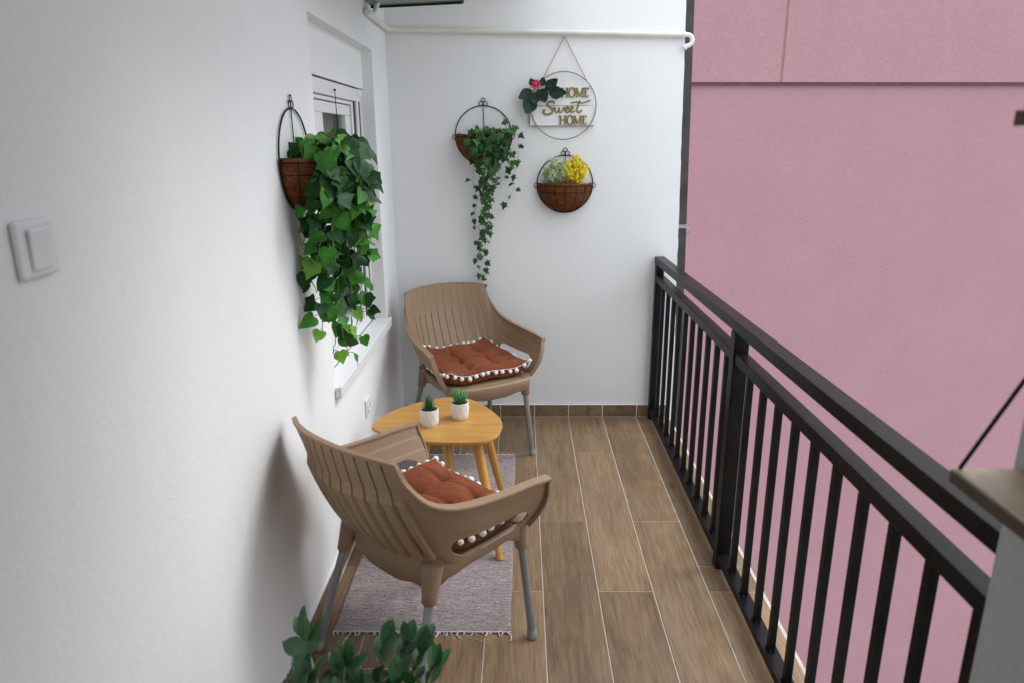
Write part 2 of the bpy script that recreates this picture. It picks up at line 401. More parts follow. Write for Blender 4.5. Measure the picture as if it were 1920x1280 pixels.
# ------------------------------------------------------------------ house wall with window
YA, YB, ZS, ZT, ZP = -1.437, -0.395, 0.685, 2.0, 1.825
hw = MB()
hw.box(-0.3, 0, -6.2, YA, -0.0015, 2.459); hw.box(-0.3, 0, YB, 0.25, -0.0015, 2.459)
hw.box(-0.3, 0, YA, YB, ZT, 2.459); hw.box(-0.3, 0, YA, YB, -0.0015, ZS)
hw.box(-0.3, -0.05, YA, YB, ZP, ZT)
house = hw.build('house_wall', 'wall')
tag(house, 'long white rendered wall on the left with the window recess', 'wall')
# window
wf = MB()
xf0, xf1 = -0.12, -0.062
wf.box(xf0, xf1, YA, YB, 1.765, ZP - 0.004)                       # head
wf.box(xf0, xf1 + 0.006, YA, YA + 0.13, 1.79, ZP - 0.004); wf.box(xf0, xf1 + 0.006, YB - 0.085, YB, 1.79, ZP - 0.004)
wf.box(xf0, xf1, YB - 0.022, YB, ZS + 0.02, 1.765); wf.box(xf0, xf1, YA, YA + 0.03, ZS + 0.02, 1.765)
wf.box(xf0, xf1, YB - 0.105, YB - 0.066, ZS + 0.02, 1.765)
wf.box(xf0, xf1, YA + 0.03, YB - 0.105, ZS + 0.02, ZS + 0.06)
wf.box(xf0, xf1 - 0.012, YB - 0.16, YB - 0.128, ZS + 0.06, 1.762); wf.box(xf0, xf1 - 0.012, YA + 0.03, YB - 0.16, 1.747, 1.762)
win = wf.build('window', 'pvc', house, 0.003)
sg = MB(); sg.box(-0.118, -0.067, YB - 0.0658, YB - 0.0222, ZS + 0.0202, 1.7648); sg.box(-0.118, -0.071, YB - 0.1278, YB - 0.1052, ZS + 0.0602, 1.7618)
sg.box(-0.118, -0.084, YB - 0.1645, YB - 0.1602, ZS + 0.062, 1.7465); sg.box(-0.118, -0.086, -1.1448, -1.1352, ZS + 0.062, 1.744); sg.box(-0.118, -0.0835, YA + 0.031, YB - 0.161, 1.7442, 1.7468)
sg.box(-0.1, xf1 + 0.001, YA + 0.14, YB - 0.09, ZP - 0.004, ZP - 0.0005)
sg.build('seal_gap', 'seal', win)
def sash(y0, y1, z0, z1, fr=0.105):
    m = MB(); a, b = -0.115, -0.082
    m.box(a, b, y0, y1, z1 - 0.045, z1); m.box(a, b, y0, y1, z0, z0 + 0.07)
    m.box(a, b, y0, y0 + fr, z0 + 0.07, z1 - 0.045); m.box(a, b, y1 - fr * 0.85, y1, z0 + 0.07, z1 - 0.045)
    m.build('sash', 'pvc', win, 0.004)
    q = MB(); q.box(-0.105, -0.099, y0 + fr, y1 - fr * 0.85, z0 + 0.07, z1 - 0.045); q.build('pane', 'glass', win)
sash(-1.135, YB - 0.165, ZS + 0.065, 1.744)
sash(YA + 0.032, -1.145, ZS + 0.065, 1.744, 0.095)
cu = MB(); vs = []; n = 60
for i in range(n + 1):
    y = YA + (YB - YA) * i / n; x = -0.17 + 0.022 * math.sin(i * 1.25) + 0.01 * math.sin(i * 0.7)
    vs += [(x, y, ZS), (x, y, 1.8)]
cu.add(vs, [(2 * i, 2 * i + 2, 2 * i + 3, 2 * i + 1) for i in range(n)], 0, True); cu.build('curtain', 'curtain', win)
ib = MB(); ib.box(-0.32, -0.302, YA - 0.1, YB + 0.1, ZS - 0.1, 1.9); ib.build('room_lining', 'interior', win)
cd = MB(); cd.tube([(-0.052, -0.931, 1.785), (-0.05, -0.93, 1.5), (-0.05, -0.925, 1.0), (-0.052, -0.925, 0.76)], 0.0016, 6)
cd.ball((-0.052, -0.931, 1.788), 0.0055, 0); cd.build('pull_cord', 'black_wire', win)
sl = MB()
sl.box(-0.062, 0.018, YA - 0.02, YB + 0.015, ZS + 0.001, ZS + 0.018)
sl.box(0.018, 0.027, YA - 0.02, YB + 0.015, ZS - 0.026, ZS + 0.021)
sl.box(0.001, 0.018, YA - 0.02, YA - 0.013, ZS - 0.022, ZS + 0.001)
sl.build('window_sill', 'pvc', win, 0.003)
# skirting on house wall
def skirt(name, mb_rects, parent):
    mb = MB(); cols = []
    for r in mb_rects: mb.box(*r); cols += [(random.random(), random.random(), random.random(), 1)] * 24
    o = mb.build(name, 'tile', parent, 0.001, 1)
    at = o.data.color_attributes.new('rnd', 'FLOAT_COLOR', 'CORNER')
    for i, c in enumerate(cols): at.data[i].color = c
    return o
rs = []; y = -0.0125
while y > -6.0:
    rs.append((0.0003, 0.0115, y - 0.6 + 0.0025, y, 0.003, 0.078)); y -= 0.6
skirt('skirting', rs, house)
sk = MB(); sk.box(0.0002, 0.0095, -6.1, -0.013, 0.0002, 0.0795); sk.build('grout_line', 'wall_plain', house)

# ------------------------------------------------------------------ end wall
ew = MB(); zs = [-0.3 + 3.3 * i / 60 for i in range(61)]; vs = []
for z in zs:
    e = 1.6025 - 0.0258 * z + random.uniform(-0.0022, 0.0022)
    vs += [(0.0005, 0, z), (e, 0, z), (e - 0.004, 0.25, z), (0.0005, 0.25, z)]
fs = []
for i in range(60):
    b = 4 * i
    for j in range(4): fs.append((b + j, b + (j + 1) % 4, b + 4 + (j + 1) % 4, b + 4 + j))
fs += [(0, 3, 2, 1), (240, 241, 242, 243)]
ew.add(vs, fs); endw = ew.build('end_wall', 'wall')
tag(endw, 'white rendered end wall of the balcony behind the far chair', 'wall')
rs = []; xs = [0.0125] + [X0 + W * k for k in range(-2, 5)] + [1.578]
for a, b in zip(xs, xs[1:]): rs.append((a + 0.002, b - 0.002, -0.0115, -0.0003, 0.003, 0.077))
skirt('skirting', rs, endw)
s2 = MB(); s2.box(0.0125, 1.578, -0.0095, -0.0002, 0.0002, 0.078); s2.build('grout_line', 'wall_plain', endw)

# slab overhead, out of view; wide near half added to shade the left wall
cl = MB(); cl.box(-0.3, 0.78, -2.40, -0.001, 2.46, 2.62); cl.box(-0.3, 1.80, -6.2, -2.40, 2.46, 2.62); tag(cl.build('ceiling_and_shade_roof', 'wall_plain'), kind='structure')

# ------------------------------------------------------------------ conduit, canopy
cp = thing('drain_pipe', 'thin cream pipe running under the canopy and across the end wall to a hooked end', 'pipe')
m = MB(); m.tube([(0.018, -0.54, 2.139), (0.018, -0.25, 2.139), (0.018, -0.045, 2.139), (0.022, -0.026, 2.139), (0.045, -0.018, 2.138), (0.8, -0.018, 2.121), (1.535, -0.018, 2.104)], 0.0135, 12); m.build('pipe_run', 'cream_plastic', cp)
m = MB(); pts = [(1.535, -0.018, 2.104), (1.55, -0.018, 2.104)]
for i in range(9):
    a = math.pi / 2 - math.pi * i / 8; pts.append((1.556 + 0.027 * math.cos(a), -0.018, 2.077 + 0.027 * math.sin(a)))
pts.append((1.548, -0.018, 2.048)); m.tube(pts, 0.0115, 12)
m.tube([(1.528, -0.018, 2.1045), (1.545, -0.018, 2.104)], 0.0165, 12); m.tube([(1.553, -0.018, 2.05), (1.543, -0.018, 2.040)], 0.014, 12)
m.build('hook_bend', 'white_plastic', cp)
cn = thing('window_canopy', 'green tinted canopy sheet with dark edge on a white arm above the window', 'canopy', (0.012, -0.42, 2.18))
m = MB(); m.box(0, 0.42, -1.08, 0, 0.002, 0.010)
m.build('sheet', 'canopy', cn)
m = MB(); m.box(0.0, 0.424, 0.0005, 0.010, -0.006, 0.014); m.box(0.4205, 0.430, -1.08, 0.0, -0.004, 0.012); m.build('edge_trim', 'black_wire', cn)
for yy in (-0.05, -1.03):
    m = MB(); m.tube([(0.0, yy - 0.04, -0.02), (0.010, yy - 0.035, -0.038), (0.026, yy - 0.02, -0.040), (0.035, yy - 0.01, -0.02), (0.05, yy, 0.03), (0.12, yy, 0.075), (0.30, yy, 0.085), (0.40, yy, 0.016)], [0.008, 0.011, 0.012, 0.012, 0.013, 0.012, 0.010, 0.008], 10)
    m.build('arm', 'white_plastic', cn)
cn.rotation_euler = (0, R(-2.2), 0)

# ------------------------------------------------------------------ pink neighbour
pk = thing('pink_building', 'pink rendered neighbouring building with a projecting upper band', 'building', (1.0, 2.88, 0), R(5))
m = MB(); m.box(-0.6, 14, 0, 6, -6, 2.06); m.build('wall', 'pink', pk)
m = MB(); m.box(-0.6, 2.095, -0.045, 5.95, 2.085, 3.5); m.box(2.12, 14, -0.045, 5.95, 2.085, 3.5); m.build('upper_band', 'pink', pk)
m = MB(); m.box(2.0955, 2.1195, -0.040, 5.9, 2.085, 3.49); m.build('vertical_joint', 'pink_joint', pk)
m = MB(); m.box(-0.6, 14, -0.03, 5.9, 2.0605, 2.0845); m.build('painted_ledge_shadow', 'painted_ledge_shadow', pk)  # dark strip coloured in as the shadow line below the upper band

# ------------------------------------------------------------------ downpipe
dp = thing('steel_upright', 'dark brown upright pole outside the corner of the end wall', 'pole', (1.655, 0.11, -0.6), 0)
m = MB(); m.box(-0.026, 0.026, -0.03, 0.03, 0, 4.2)
m.build('shaft', 'dark_pipe', dp, 0.004); dp.rotation_euler = (0, R(-1.5), 0)
m = MB(); m.box(-0.029, 0.029, -0.034, 0.034, 1.705, 1.725); m.tube([(0.02, -0.034, 1.70), (0.036, -0.045, 1.705), (0.04, -0.04, 1.68), (0.02, -0.036, 1.655)], 0.004, 6)
m.build('clamp', 'grey_metal', dp)

# ------------------------------------------------------------------ railing
rail = thing('balcony_railing', 'black painted steel balcony railing in front of the pink wall', 'railing', (1.475, -1.5, 0))
def rb(name, x0, x1, y0, y1, z0, z1, bev=0.002, dz=0.0):
    m = MB(); n = 24; vs = []
    for i in range(n + 1):
        y = y0 + (y1 - y0) * i / n; o = dz * (1 - i / n)
        vs += [(x0 - 1.475, y + 1.5, z0 + o), (x1 - 1.475, y + 1.5, z0 + o), (x1 - 1.475, y + 1.5, z1 + o), (x0 - 1.475, y + 1.5, z1 + o)]
    fs = [(0, 1, 2, 3), (4 * n + 3, 4 * n + 2, 4 * n + 1, 4 * n)]
    for i in range(n):
        b = 4 * i
        for j in range(4): fs.append((b + j, b + 4 + j, b + 4 + (j + 1) % 4, b + (j + 1) % 4))
    m.add(vs, fs); return m.build(name, 'black_paint', rail, bev)
rb('top_rail', 1.450, 1.503, -2.983, -0.004, 0.918, 0.958, 0.003, 0.041)
rb('mid_rail', 1.452, 1.498, -2.983, -0.052, 0.822, 0.860, 0.003, 0.017)
rb('base_rail', 1.450, 1.498, -2.983, -0.052, 0.040, 0.066, 0.002)
def post(y, w, name, z0, z1, x0=1.4535, x1=1.4965):
    m = MB(); m.box(x0 - 1.475, x1 - 1.475, y - w / 2 + 1.5, y + w / 2 + 1.5, z0, z1); return m.build(name, 'black_paint', rail, 0.0015)
post(-0.028, 0.045, 'post', 0.0, 0.920); post(-1.540, 0.048, 'post', 0.0, 0.938, 1.447, 1.4995); post(-2.952, 0.045, 'post', 0.0, 0.846)
ys = [-0.028 - 0.1375 * i for i in range(1, 11)] + [-1.54 - 0.1375 * i for i in range(1, 10)]
b0 = None
for i, y in enumerate(ys):
    if b0 is None:
        m = MB(); m.box(-0.010, 0.010, -0.010 + 1.5, 0.010 + 1.5, 0.064, 0.828)
        for dx, dy, r_ in ((-0.009, 0.010, 0.006), (0.004, 0.011, 0.007), (0.010, -0.002, 0.006), (-0.006, -0.011, 0.0065), (0.006, -0.011, 0.006), (-0.011, 0.0, 0.005)): m.ball((dx, dy + 1.5, 0.0655), r_, 0, 8, 6, 0.15)
        b0 = m.build('baluster', 'black_paint', rail); b0.location = (0, y, 0)
    else:
        b = b0.copy(); C.objects.link(b); b.parent = rail; b.location = (0, y, 0); b.rotation_euler = (0, 0, R(random.uniform(-2, 2)) * 0)

# ------------------------------------------------------------------ pier and shelves
pr = MB(); pr.box(1.43, 1.76, -6.2, -2.987, -0.0015, 2.459); pier = pr.build('side_pier', 'wall_grey'); tag(pier, 'blurred white pier at the near end of the railing, right edge', 'wall')  # unseen rear stretch lengthened to keep light off the near left wall
def shelf(z, y0, label):
    t = thing('wall_shelf', label, 'shelf', (1.43, -3.0, z), 0, 'shelves on the near pier')
    m = MB(); m.box(-0.099, -0.001, -0.55, 0.0, -0.012, 0.006); m.build('board', 'shelf_wood', t, 0.004)
    m = MB(); m.box(-0.1035, -0.0995, -0.545, -0.004, -0.014, 0.0045); m.build('edge_strip', 'shelf_edge', t)
    for yy in (-0.006, -0.52):
        m = MB(); m.tube([(-0.092, yy, 0.007), (-0.001, yy, 0.19)], 0.003, 8); m.build('stay_rod', 'black_wire', t)
    return t
shelf(1.125, 0, 'lower wooden shelf with black stay rod beside the end of the railing')
shelf(1.622, 0, 'upper wooden shelf, only its dark corner at the right edge of the photo')

# ------------------------------------------------------------------ switch and outlet
sw = thing('light_switch', 'white light switch alone at the far left on the house wall', 'switch', (0.0, -2.9505, 1.448))
m = MB(); m.box(0.0003, 0.010, -0.041, 0.041, -0.041, 0.041); m.build('plate', 'white_plastic', sw, 0.006, 3)
m = MB(); m.box(0.0101, 0.016, -0.022, 0.022, -0.030, 0.030, 0, Matrix.Rotation(R(3), 4, 'Y')); m.build('rocker', 'white_plastic', sw, 0.003, 2)
ol = thing('wall_outlet', 'small white socket low on the wall below the window sill', 'outlet', (0.0, -0.955, 0.435))
m = MB(); m.box(0.0003, 0.010, -0.04, 0.04, -0.04, 0.04); m.build('plate', 'white_plastic', ol, 0.004, 2)
m = MB(); m.lathe([(0.024, 0.0101), (0.021, 0.0101), (0.019, 0.0045), (0.0, 0.0045)], n=24, M4=Matrix.Rotation(R(90), 4, 'Y')); m.lathe([(0.024, 0.0101), (0.024, 0.013), (0.021, 0.013), (0.021, 0.0101)], n=24, M4=Matrix.Rotation(R(90), 4, 'Y')); m.build('socket_ring', 'white_plastic', ol)

# ------------------------------------------------------------------ baskets
def basket(loc, rot, label, rr=0.152, dep=0.125):
    """local: wall plane is y=0, front is -y; hoop centre at origin"""
    t = thing('wall_basket', label, 'hanging basket', loc, rot, 'half round wire wall baskets')
    m = MB()
    m.tube([(rr * math.cos(a), -0.006, rr * math.sin(a)) for a in [2 * math.pi * i / 56 for i in range(56)]], 0.0028, 6, closed=True)
    # rim half hoop and ears
    m.tube([(rr * math.cos(a), -0.006 - dep * math.sin(a), -0.004) for a in [math.pi * i / 24 for i in range(25)]], 0.0022, 6)
    m.tube([((rr - 0.010) * math.cos(a), -0.006 - (dep - 0.008) * math.sin(a), -0.040) for a in [math.pi * i / 24 for i in range(25)]], 0.0018, 6)
    for s in (-1, 1):
        m.tube([(s * (rr + 0.004 + 0.011 * math.cos(a)), -0.010, -0.006 + 0.013 * math.sin(a)) for a in [2 * math.pi * i / 14 for i in range(14)]], 0.0018, 6, closed=True)
    for k in range(1, 8):   # ribs
        th = math.pi * k / 8; cx, sy = math.cos(th), math.sin(th)
        pts = []
        for i in range(13):
            ph = math.pi / 2 * i / 12; q = math.cos(ph)
            pts.append((rr * cx * q, -0.007 - dep * 1.015 * sy * q, -0.004 - (rr - 0.002) * math.sin(ph)))
        m.tube(pts, 0.0016, 6)
    m.tube([(0, -0.005, rr), (0.004, -0.005, 0.0), (0.006, -0.005, -0.03)], 0.0018, 6)
    for (cx, cz, r_) in ((-0.012, rr + 0.011, 0.011), (0.012, rr + 0.011, 0.011), (0, rr + 0.029, 0.010)):
        m.tube([(cx + r_ * math.cos(a), -0.006, cz + r_ * math.sin(a)) for a in [2 * math.pi * i / 16 for i in range(16)]], 0.0018, 6, closed=True)
    m.build('wire_frame', 'black_wire', t)
    l = MB(); vs = []; fs = []; nu, nv = 40, 16; n0 = random.random() * 50
    for side, off in ((0, 0.0), (1, 0.010)):
        for j in range(nv + 1):
            ph = math.pi / 2 * j / nv
            for i in range(nu + 1):
                th = math.pi * i / nu; q = math.cos(ph)
                w = 0.0025 * noise.noise(Vector((th * 4, ph * 4, n0)))
                a = rr - 0.004 - off + w; d = dep - 0.004 - off + w
                z = -a * math.sin(ph) + (0.008 + 0.005 * noise.noise(Vector((th * 5, 0, n0)))) * (1 if j == 0 else 0)
                vs.append((a * math.cos(th) * q, -0.006 - d * math.sin(th) * q, z))
    S = (nu + 1) * (nv + 1)
    for j in range(nv):
        for i in range(nu):
            a = j * (nu + 1) + i; b = a + nu + 1
            fs.append((a, a + 1, b + 1, b)); fs.append((S + a, S + b, S + b + 1, S + a + 1))
    for i in range(nu): fs.append((i, S + i, S + i + 1, i + 1))
    l.add(vs, fs, 0, True); l.build('coco_liner', 'coco', t)
    s = MB(); n = 24; vs = [(0, -0.008, -0.022)] + [((rr - 0.02) * math.cos(math.pi * i / n), -0.008 - (dep - 0.02) * math.sin(math.pi * i / n), -0.022) for i in range(n + 1)]
    s.add(vs, [(0, i + 1, i + 2) for i in range(n)]); s.build('soil', 'soil', t)
    return t
basket((0.501, 0, 1.612), 0, 'wire wall basket on the end wall under small leaved ivy')
basket((0.940, 0, 1.356), 0, 'wire wall basket holding pale green and yellow flowers')
basket((0, -1.712, 1.535), R(90), 'wire wall basket on the left wall beside the window')

# ------------------------------------------------------------------ leaves
def leaf_shape(kind):
    """list of (x,y) half outlines from base to tip: returns pts (centre line verts, left verts, right verts) in unit length"""
    if kind == 'heart': half = [(0.0, 0.0), (0.20, -0.13), (0.42, -0.06), (0.52, 0.14), (0.47, 0.38), (0.33, 0.60), (0.18, 0.80), (0.0, 1.0)]
    elif kind == 'angular': half = [(0.0, 0.0), (0.24, -0.12), (0.46, 0.02), (0.50, 0.24), (0.62, 0.42), (0.36, 0.60), (0.17, 0.82), (0.0, 1.02)]
    elif kind == 'ivy': half = [(0.0, 0.0), (0.20, -0.16), (0.40, -0.10), (0.26, 0.12), (0.60, 0.34), (0.30, 0.46), (0.20, 0.62), (0.0, 1.0)]
    elif kind == 'ovate': half = [(0.0, 0.0), (0.10, 0.10), (0.20, 0.28), (0.245, 0.48), (0.21, 0.68), (0.12, 0.86), (0.05, 0.95), (0.0, 1.0)]
    elif kind == 'wide': half = [(0.0, 0.0), (0.16, 0.10), (0.28, 0.28), (0.32, 0.46), (0.26, 0.66), (0.15, 0.84), (0.06, 0.95), (0.0, 1.0)]
    return half
def add_leaf(mb, base, d, nrm, size, kind, mi, fold=0.18, curl=0.25, wid=1.0):
    d = Vector(d).normalized(); nrm = Vector(nrm); nrm = nrm - d * nrm.dot(d)
    if nrm.length < 1e-4: nrm = d.orthogonal()
    nrm.normalize(); s = d.cross(nrm)
    half = leaf_shape(kind); base = Vector(base); vs = []; n = len(half)
    tw = random.uniform(-0.28, 0.28); wv_ = random.uniform(0.05, 0.35) if kind in ('heart', 'angular', 'ivy') else 0.04; ph_ = random.uniform(0, 6)
    for x, y in half:
        yy = max(0, y)
        cz = -curl * yy * yy
        vs.append(base + (d * (max(y, 0) * 1.0) + nrm * cz) * size)                # mid
    for sg in (-1, 1):
        for x, y in half:
            yy = max(0, y); cz = -curl * yy * yy + fold * x + 0.05 * math.sin(9 * y + sg)
            vs.append(base + (d * y + s * (sg * x * wid) + nrm * (cz + sg * x * tw + wv_ * x * math.sin(7.0 * y + ph_ + sg))) * size)
    fs = []
    for i in range(n - 1):
        a, b = i, i + 1
        fs.append((a, b, n + b, n + a)) ; fs.append((a, 2 * n + a, 2 * n + b, b))
    mb.add(vs, fs, mi, True)
    mb.uvs([(0.0, y) for x, y in half] + [(x, y) for x, y in half] * 2)
def rv(s=1.0): return Vector((random.uniform(-s, s), random.uniform(-s, s), random.uniform(-s, s)))

def ivy_plant(name, label, loc, vines, wallside, size, kinds, mats, weights, step, top=None, topn=0, stemr=0.0014, stemmat='stem'):
    """vines: list of polylines (local). wallside: unit vector pointing away from the wall"""
    t = thing(name, label, 'ivy plant', loc)
    lv = MB(); st = MB(); ws = Vector(wallside)
    def put(p, outward, sz):
        q = p + outward * random.uniform(0.015, 0.045) * (size / 0.08)
        d = Vector((outward.x, outward.y, 0)) * 0.7 + Vector((0, 0, -1)) * random.uniform(0.25, 1.1) + rv(0.45)
        nrm = ws * 0.9 + Vector((0, 0, 0.7)) + rv(0.65) + Vector((0, -0.35, 0))
        st.tube([p, (p + q) / 2 + Vector((0, 0, 0.004)), q], stemr * 0.7, 4, 0, False)
        add_leaf(lv, q, d, nrm, sz, random.choice(kinds), random.choices(range(len(mats)), weights)[0], random.uniform(0.0, 0.35), random.uniform(0.0, 0.6), random.uniform(0.8, 1.15))
    for vi in vines:
        pts = [Vector(v) for v in vi]; dense = []
        for i in range(len(pts) - 1):
            n = max(2, int((pts[i + 1] - pts[i]).length / 0.012))
            for k in range(n):
                u = k / n; keys = [(j, tuple(pts[j])) for j in range(len(pts))]
                dense.append(catmull(keys, i + u) + rv(0.002))
        dense.append(pts[-1])
        st.tube(dense, stemr, 5)
        acc = 0
        for i in range(1, len(dense)):
            acc += (dense[i] - dense[i - 1]).length
            if acc >= step:
                acc = random.uniform(-0.2, 0.2) * step
                a = random.uniform(0, 2 * math.pi); o = Vector((math.cos(a), math.sin(a), 0)) + ws * 0.75
                put(dense[i], o.normalized(), size * random.uniform(0.72, 1.15) * (1 - 0.25 * i / len(dense)))
    for _ in range(topn):
        p, e = random.choices(top, [c_[1][0] * c_[1][2] for c_ in top])[0]; q = Vector((p[0] + random.uniform(-e[0], e[0]), p[1] + random.uniform(-e[1], e[1]), p[2] + random.uniform(-e[2], e[2])))
        a = random.uniform(0, 2 * math.pi); put(q, (Vector((math.cos(a), math.sin(a), 0.3)) + ws * 0.5).normalized(), size * random.uniform(0.75, 1.1))
    st.build('vines', stemmat, t); lv.build('leaves', mats, t)
    return t
# big leaved ivy on the left wall; local origin = world (0,-1.70,1.55)
O = Vector((0.0, -1.70, 1.55)); vines = []
random.seed(11)
ends = [(0.06, -0.06, 0.98), (0.08, -0.03, 0.90), (0.125, 0.00, 0.885), (0.14, 0.03, 0.93), (0.17, 0.04, 1.02), (0.10, 0.06, 0.97), (0.05, 0.0, 1.04), (0.17, 0.03, 1.00),
        (0.175, 0.03, 1.12), (0.16, -0.02, 1.16), (0.03, -0.06, 1.16), (0.19, 0.02, 1.30), (0.10, -0.08, 1.14), (0.15, 0.09, 1.2), (0.06, 0.0, 1.25), (0.11, 0.02, 1.08), (0.18, 0.02, 1.22), (0.02, -0.05, 1.26), (0.05, -0.10, 1.34), (0.08, -0.04, 1.18), (0.13, 0.0, 1.0), (0.04, -0.02, 1.10)]
for (x, dy, z) in ends:
    z -= 0.012
    sx = random.uniform(0.04, 0.12); sy = random.uniform(-0.09, 0.07)
    ex, ez = 0.5 * (sx + x) + random.uniform(0.02, 0.06), z - 1.55
    vines.append([(sx, sy, -0.02), (sx + 0.03, sy * 1.1, 0.05 + random.uniform(-0.02, 0.01)), (ex + 0.015, 0.5 * (sy + dy) + random.uniform(-0.02, 0.03), -0.06),
                  (x + random.uniform(-0.01, 0.025), dy * 0.8 + random.uniform(-0.03, 0.03), ez * 0.5), (x + random.uniform(-0.02, 0.02), dy + random.uniform(-0.03, 0.03), ez * 0.78), (x, dy, ez + 0.03)])
ivy_plant('hanging_ivy', 'large leaved bright green ivy cascading in front of the window', tuple(O), vines, (0.8, -0.6, 0),
          0.063, ['heart', 'heart', 'heart', 'angular'], ['leaf_dark', 'leaf_mid', 'leaf_light'], [0.52, 0.38, 0.10], 0.040,
          [((0.105, 0.01, 0.015), (0.080, 0.075, 0.04)), ((0.118, -0.118, -0.055), (0.022, 0.030, 0.090)), ((0.16, 0.0, -0.12), (0.03, 0.04, 0.09))], 85, 0.0016, 'stem')
# small leaved ivy on end wall; origin (0.5,0,1.6)
random.seed(23); vines = []
targets = [(-0.02, 0.78), (-0.03, 0.81), (0.0, 0.86), (-0.01, 0.97), (-0.03, 1.04), (0.02, 1.08), (-0.05, 1.16), (0.03, 1.18), (0.05, 1.26), (-0.06, 1.34), (0.0, 1.36), (0.05, 1.36), (0.09, 1.34), (0.14, 1.42), (0.13, 1.40), (0.12, 1.48), (0.15, 1.52), (-0.04, 1.45), (0.04, 1.46), (0.0, 1.50), (0.08, 1.5)]
for (x, z) in targets:
    sx = random.uniform(-0.03, 0.13); y = -random.uniform(0.06, 0.12)
    far = z < 1.3
    mid = (0.03 + random.uniform(-0.05, 0.06)) if far else (sx + x) / 2 + random.uniform(-0.03, 0.03)
    vines.append([(sx, y * 0.7, 0.0), (sx * 1.1, y - 0.045, 0.035), (mid, y - 0.06, -0.06), ((mid * 0.4 + x * 0.6), -0.09, (z - 1.6) * 0.55), (x, -0.045 - random.random() * 0.02, (z - 1.6) * 0.85), (x, -0.035, z - 1.6)])
vines.append([(0.12, -0.07, 0.0), (0.15, -0.11, 0.08), (0.17, -0.08, 0.06), (0.19, -0.06, -0.05), (0.17, -0.05, -0.18), (0.155, -0.05, -0.28), (0.10, -0.05, -0.36)])
ivy_plant('trailing_ivy', 'small leaved ivy trailing down the end wall above the far chair', (0.5, 0, 1.6), vines, (0, -1, 0),
          0.043, ['ivy'], ['ivy_dark', 'ivy_mid'], [0.62, 0.38], 0.036, [((0.035, -0.10, -0.015), (0.105, 0.06, 0.06))], 110, 0.0010, 'stem_pale')

# flowers in the right basket
def flower_bush(name, label, cx, mat, h, wdt, n):
    t = thing(name, label, 'flowers', (cx, -0.065, 1.345), 0)
    st = MB(); pt = MB()
    for i in range(n):
        a = random.uniform(0, 2 * math.pi); q = random.random() ** 0.6
        tip = Vector((math.cos(a) * wdt * q, math.sin(a) * wdt * 0.75 * q, h * (1.0 - 0.5 * q * q) * random.uniform(0.75, 1.05)))
        base = Vector((math.cos(a) * 0.02 * q, math.sin(a) * 0.02 * q, 0))
        mid = (base + tip) / 2 + rv(0.006); st.tube([base, mid, tip], 0.0011, 4, 0, False)
        for k in range(16):
            u = random.uniform(0.35, 1.0); p = base.lerp(tip, u) + rv(0.010)
            add_leaf(pt, p, rv() + Vector((0, 0, 0.6)), rv(), random.uniform(0.009, 0.016), 'wide', 0, 0.3, 0.2, 1.1)
            if k % 3 == 0: pt.ball(p, random.uniform(0.0025, 0.0040), 0, 5, 4)
    st.build('stems', 'stem_pale', t); pt.build('blossom', mat, t)
flower_bush('pale_flowers', 'pale green sprigs at the left in the end wall basket', 0.888, 'palegreen', 0.150, 0.078, 95)
flower_bush('yellow_flowers', 'bright yellow sprigs at the right in the end wall basket', 0.990, 'yellow', 0.160, 0.072, 110)

# ------------------------------------------------------------------ sign
sg = thing('door_sign', 'round gold hoop sign reading HOME Sweet HOME with a pink rose', 'sign', (0.925, 0, 1.76))
m = MB(); m.tube([(0.172 * math.cos(a), -0.022, 0.170 * math.sin(a)) for a in [2 * math.pi * i / 72 for i in range(72)]], 0.0026, 8, closed=True); m.build('hoop', 'brass', sg)
m = MB(); m.box(-0.176, 0.166, -0.014, -0.008, -0.099, -0.0005)
m.build('board', 'board_white', sg, 0.0008)
m = MB(); m.box(-0.150, 0.150, -0.014, -0.008, 0.0025, 0.098); m.build('board', 'board_white', sg, 0.0008)
m = MB(); m.box(-0.178, -0.1762, -0.015, -0.0075, -0.101, 0.0); m.box(-0.178, 0.1665, -0.015, -0.0075, -0.1012, -0.0992); m.build('board_edge', 'brass', sg)
m = MB(); m.tube([(-0.108, -0.022, 0.137), (-0.002, -0.014, 0.335)], 0.0022, 6); m.tube([(0.004, -0.014, 0.335), (0.118, -0.022, 0.128)], 0.0022, 6)
m.tube([(-0.006, -0.014, 0.330), (0.0, -0.012, 0.342), (0.007, -0.014, 0.330)], 0.0028, 6); m.build('rope', 'jute', sg)
def strokes(mb, segs, ox, oz, sx, sz, y0=-0.0205, y1=-0.0145):
    for (x0, x1, z0, z1) in segs: mb.box(ox + x0 * sx, ox + x1 * sx, y0, y1, oz + z0 * sz, oz + z1 * sz)
def bar(mb, p, q, w, y0=-0.0205, y1=-0.0145):
    p = Vector((p[0], 0, p[1])); q = Vector((q[0], 0, q[1])); d = (q - p).normalized(); s = Vector((-d.z, 0, d.x)) * w / 2
    vs = [v + Vector((0, y, 0)) for y in (y0, y1) for v in (p - s, p + s, q + s, q - s)]
    mb.add(vs, [(0, 1, 2, 3), (7, 6, 5, 4), (0, 4, 5, 1), (1, 5, 6, 2), (2, 6, 7, 3), (3, 7, 4, 0)])
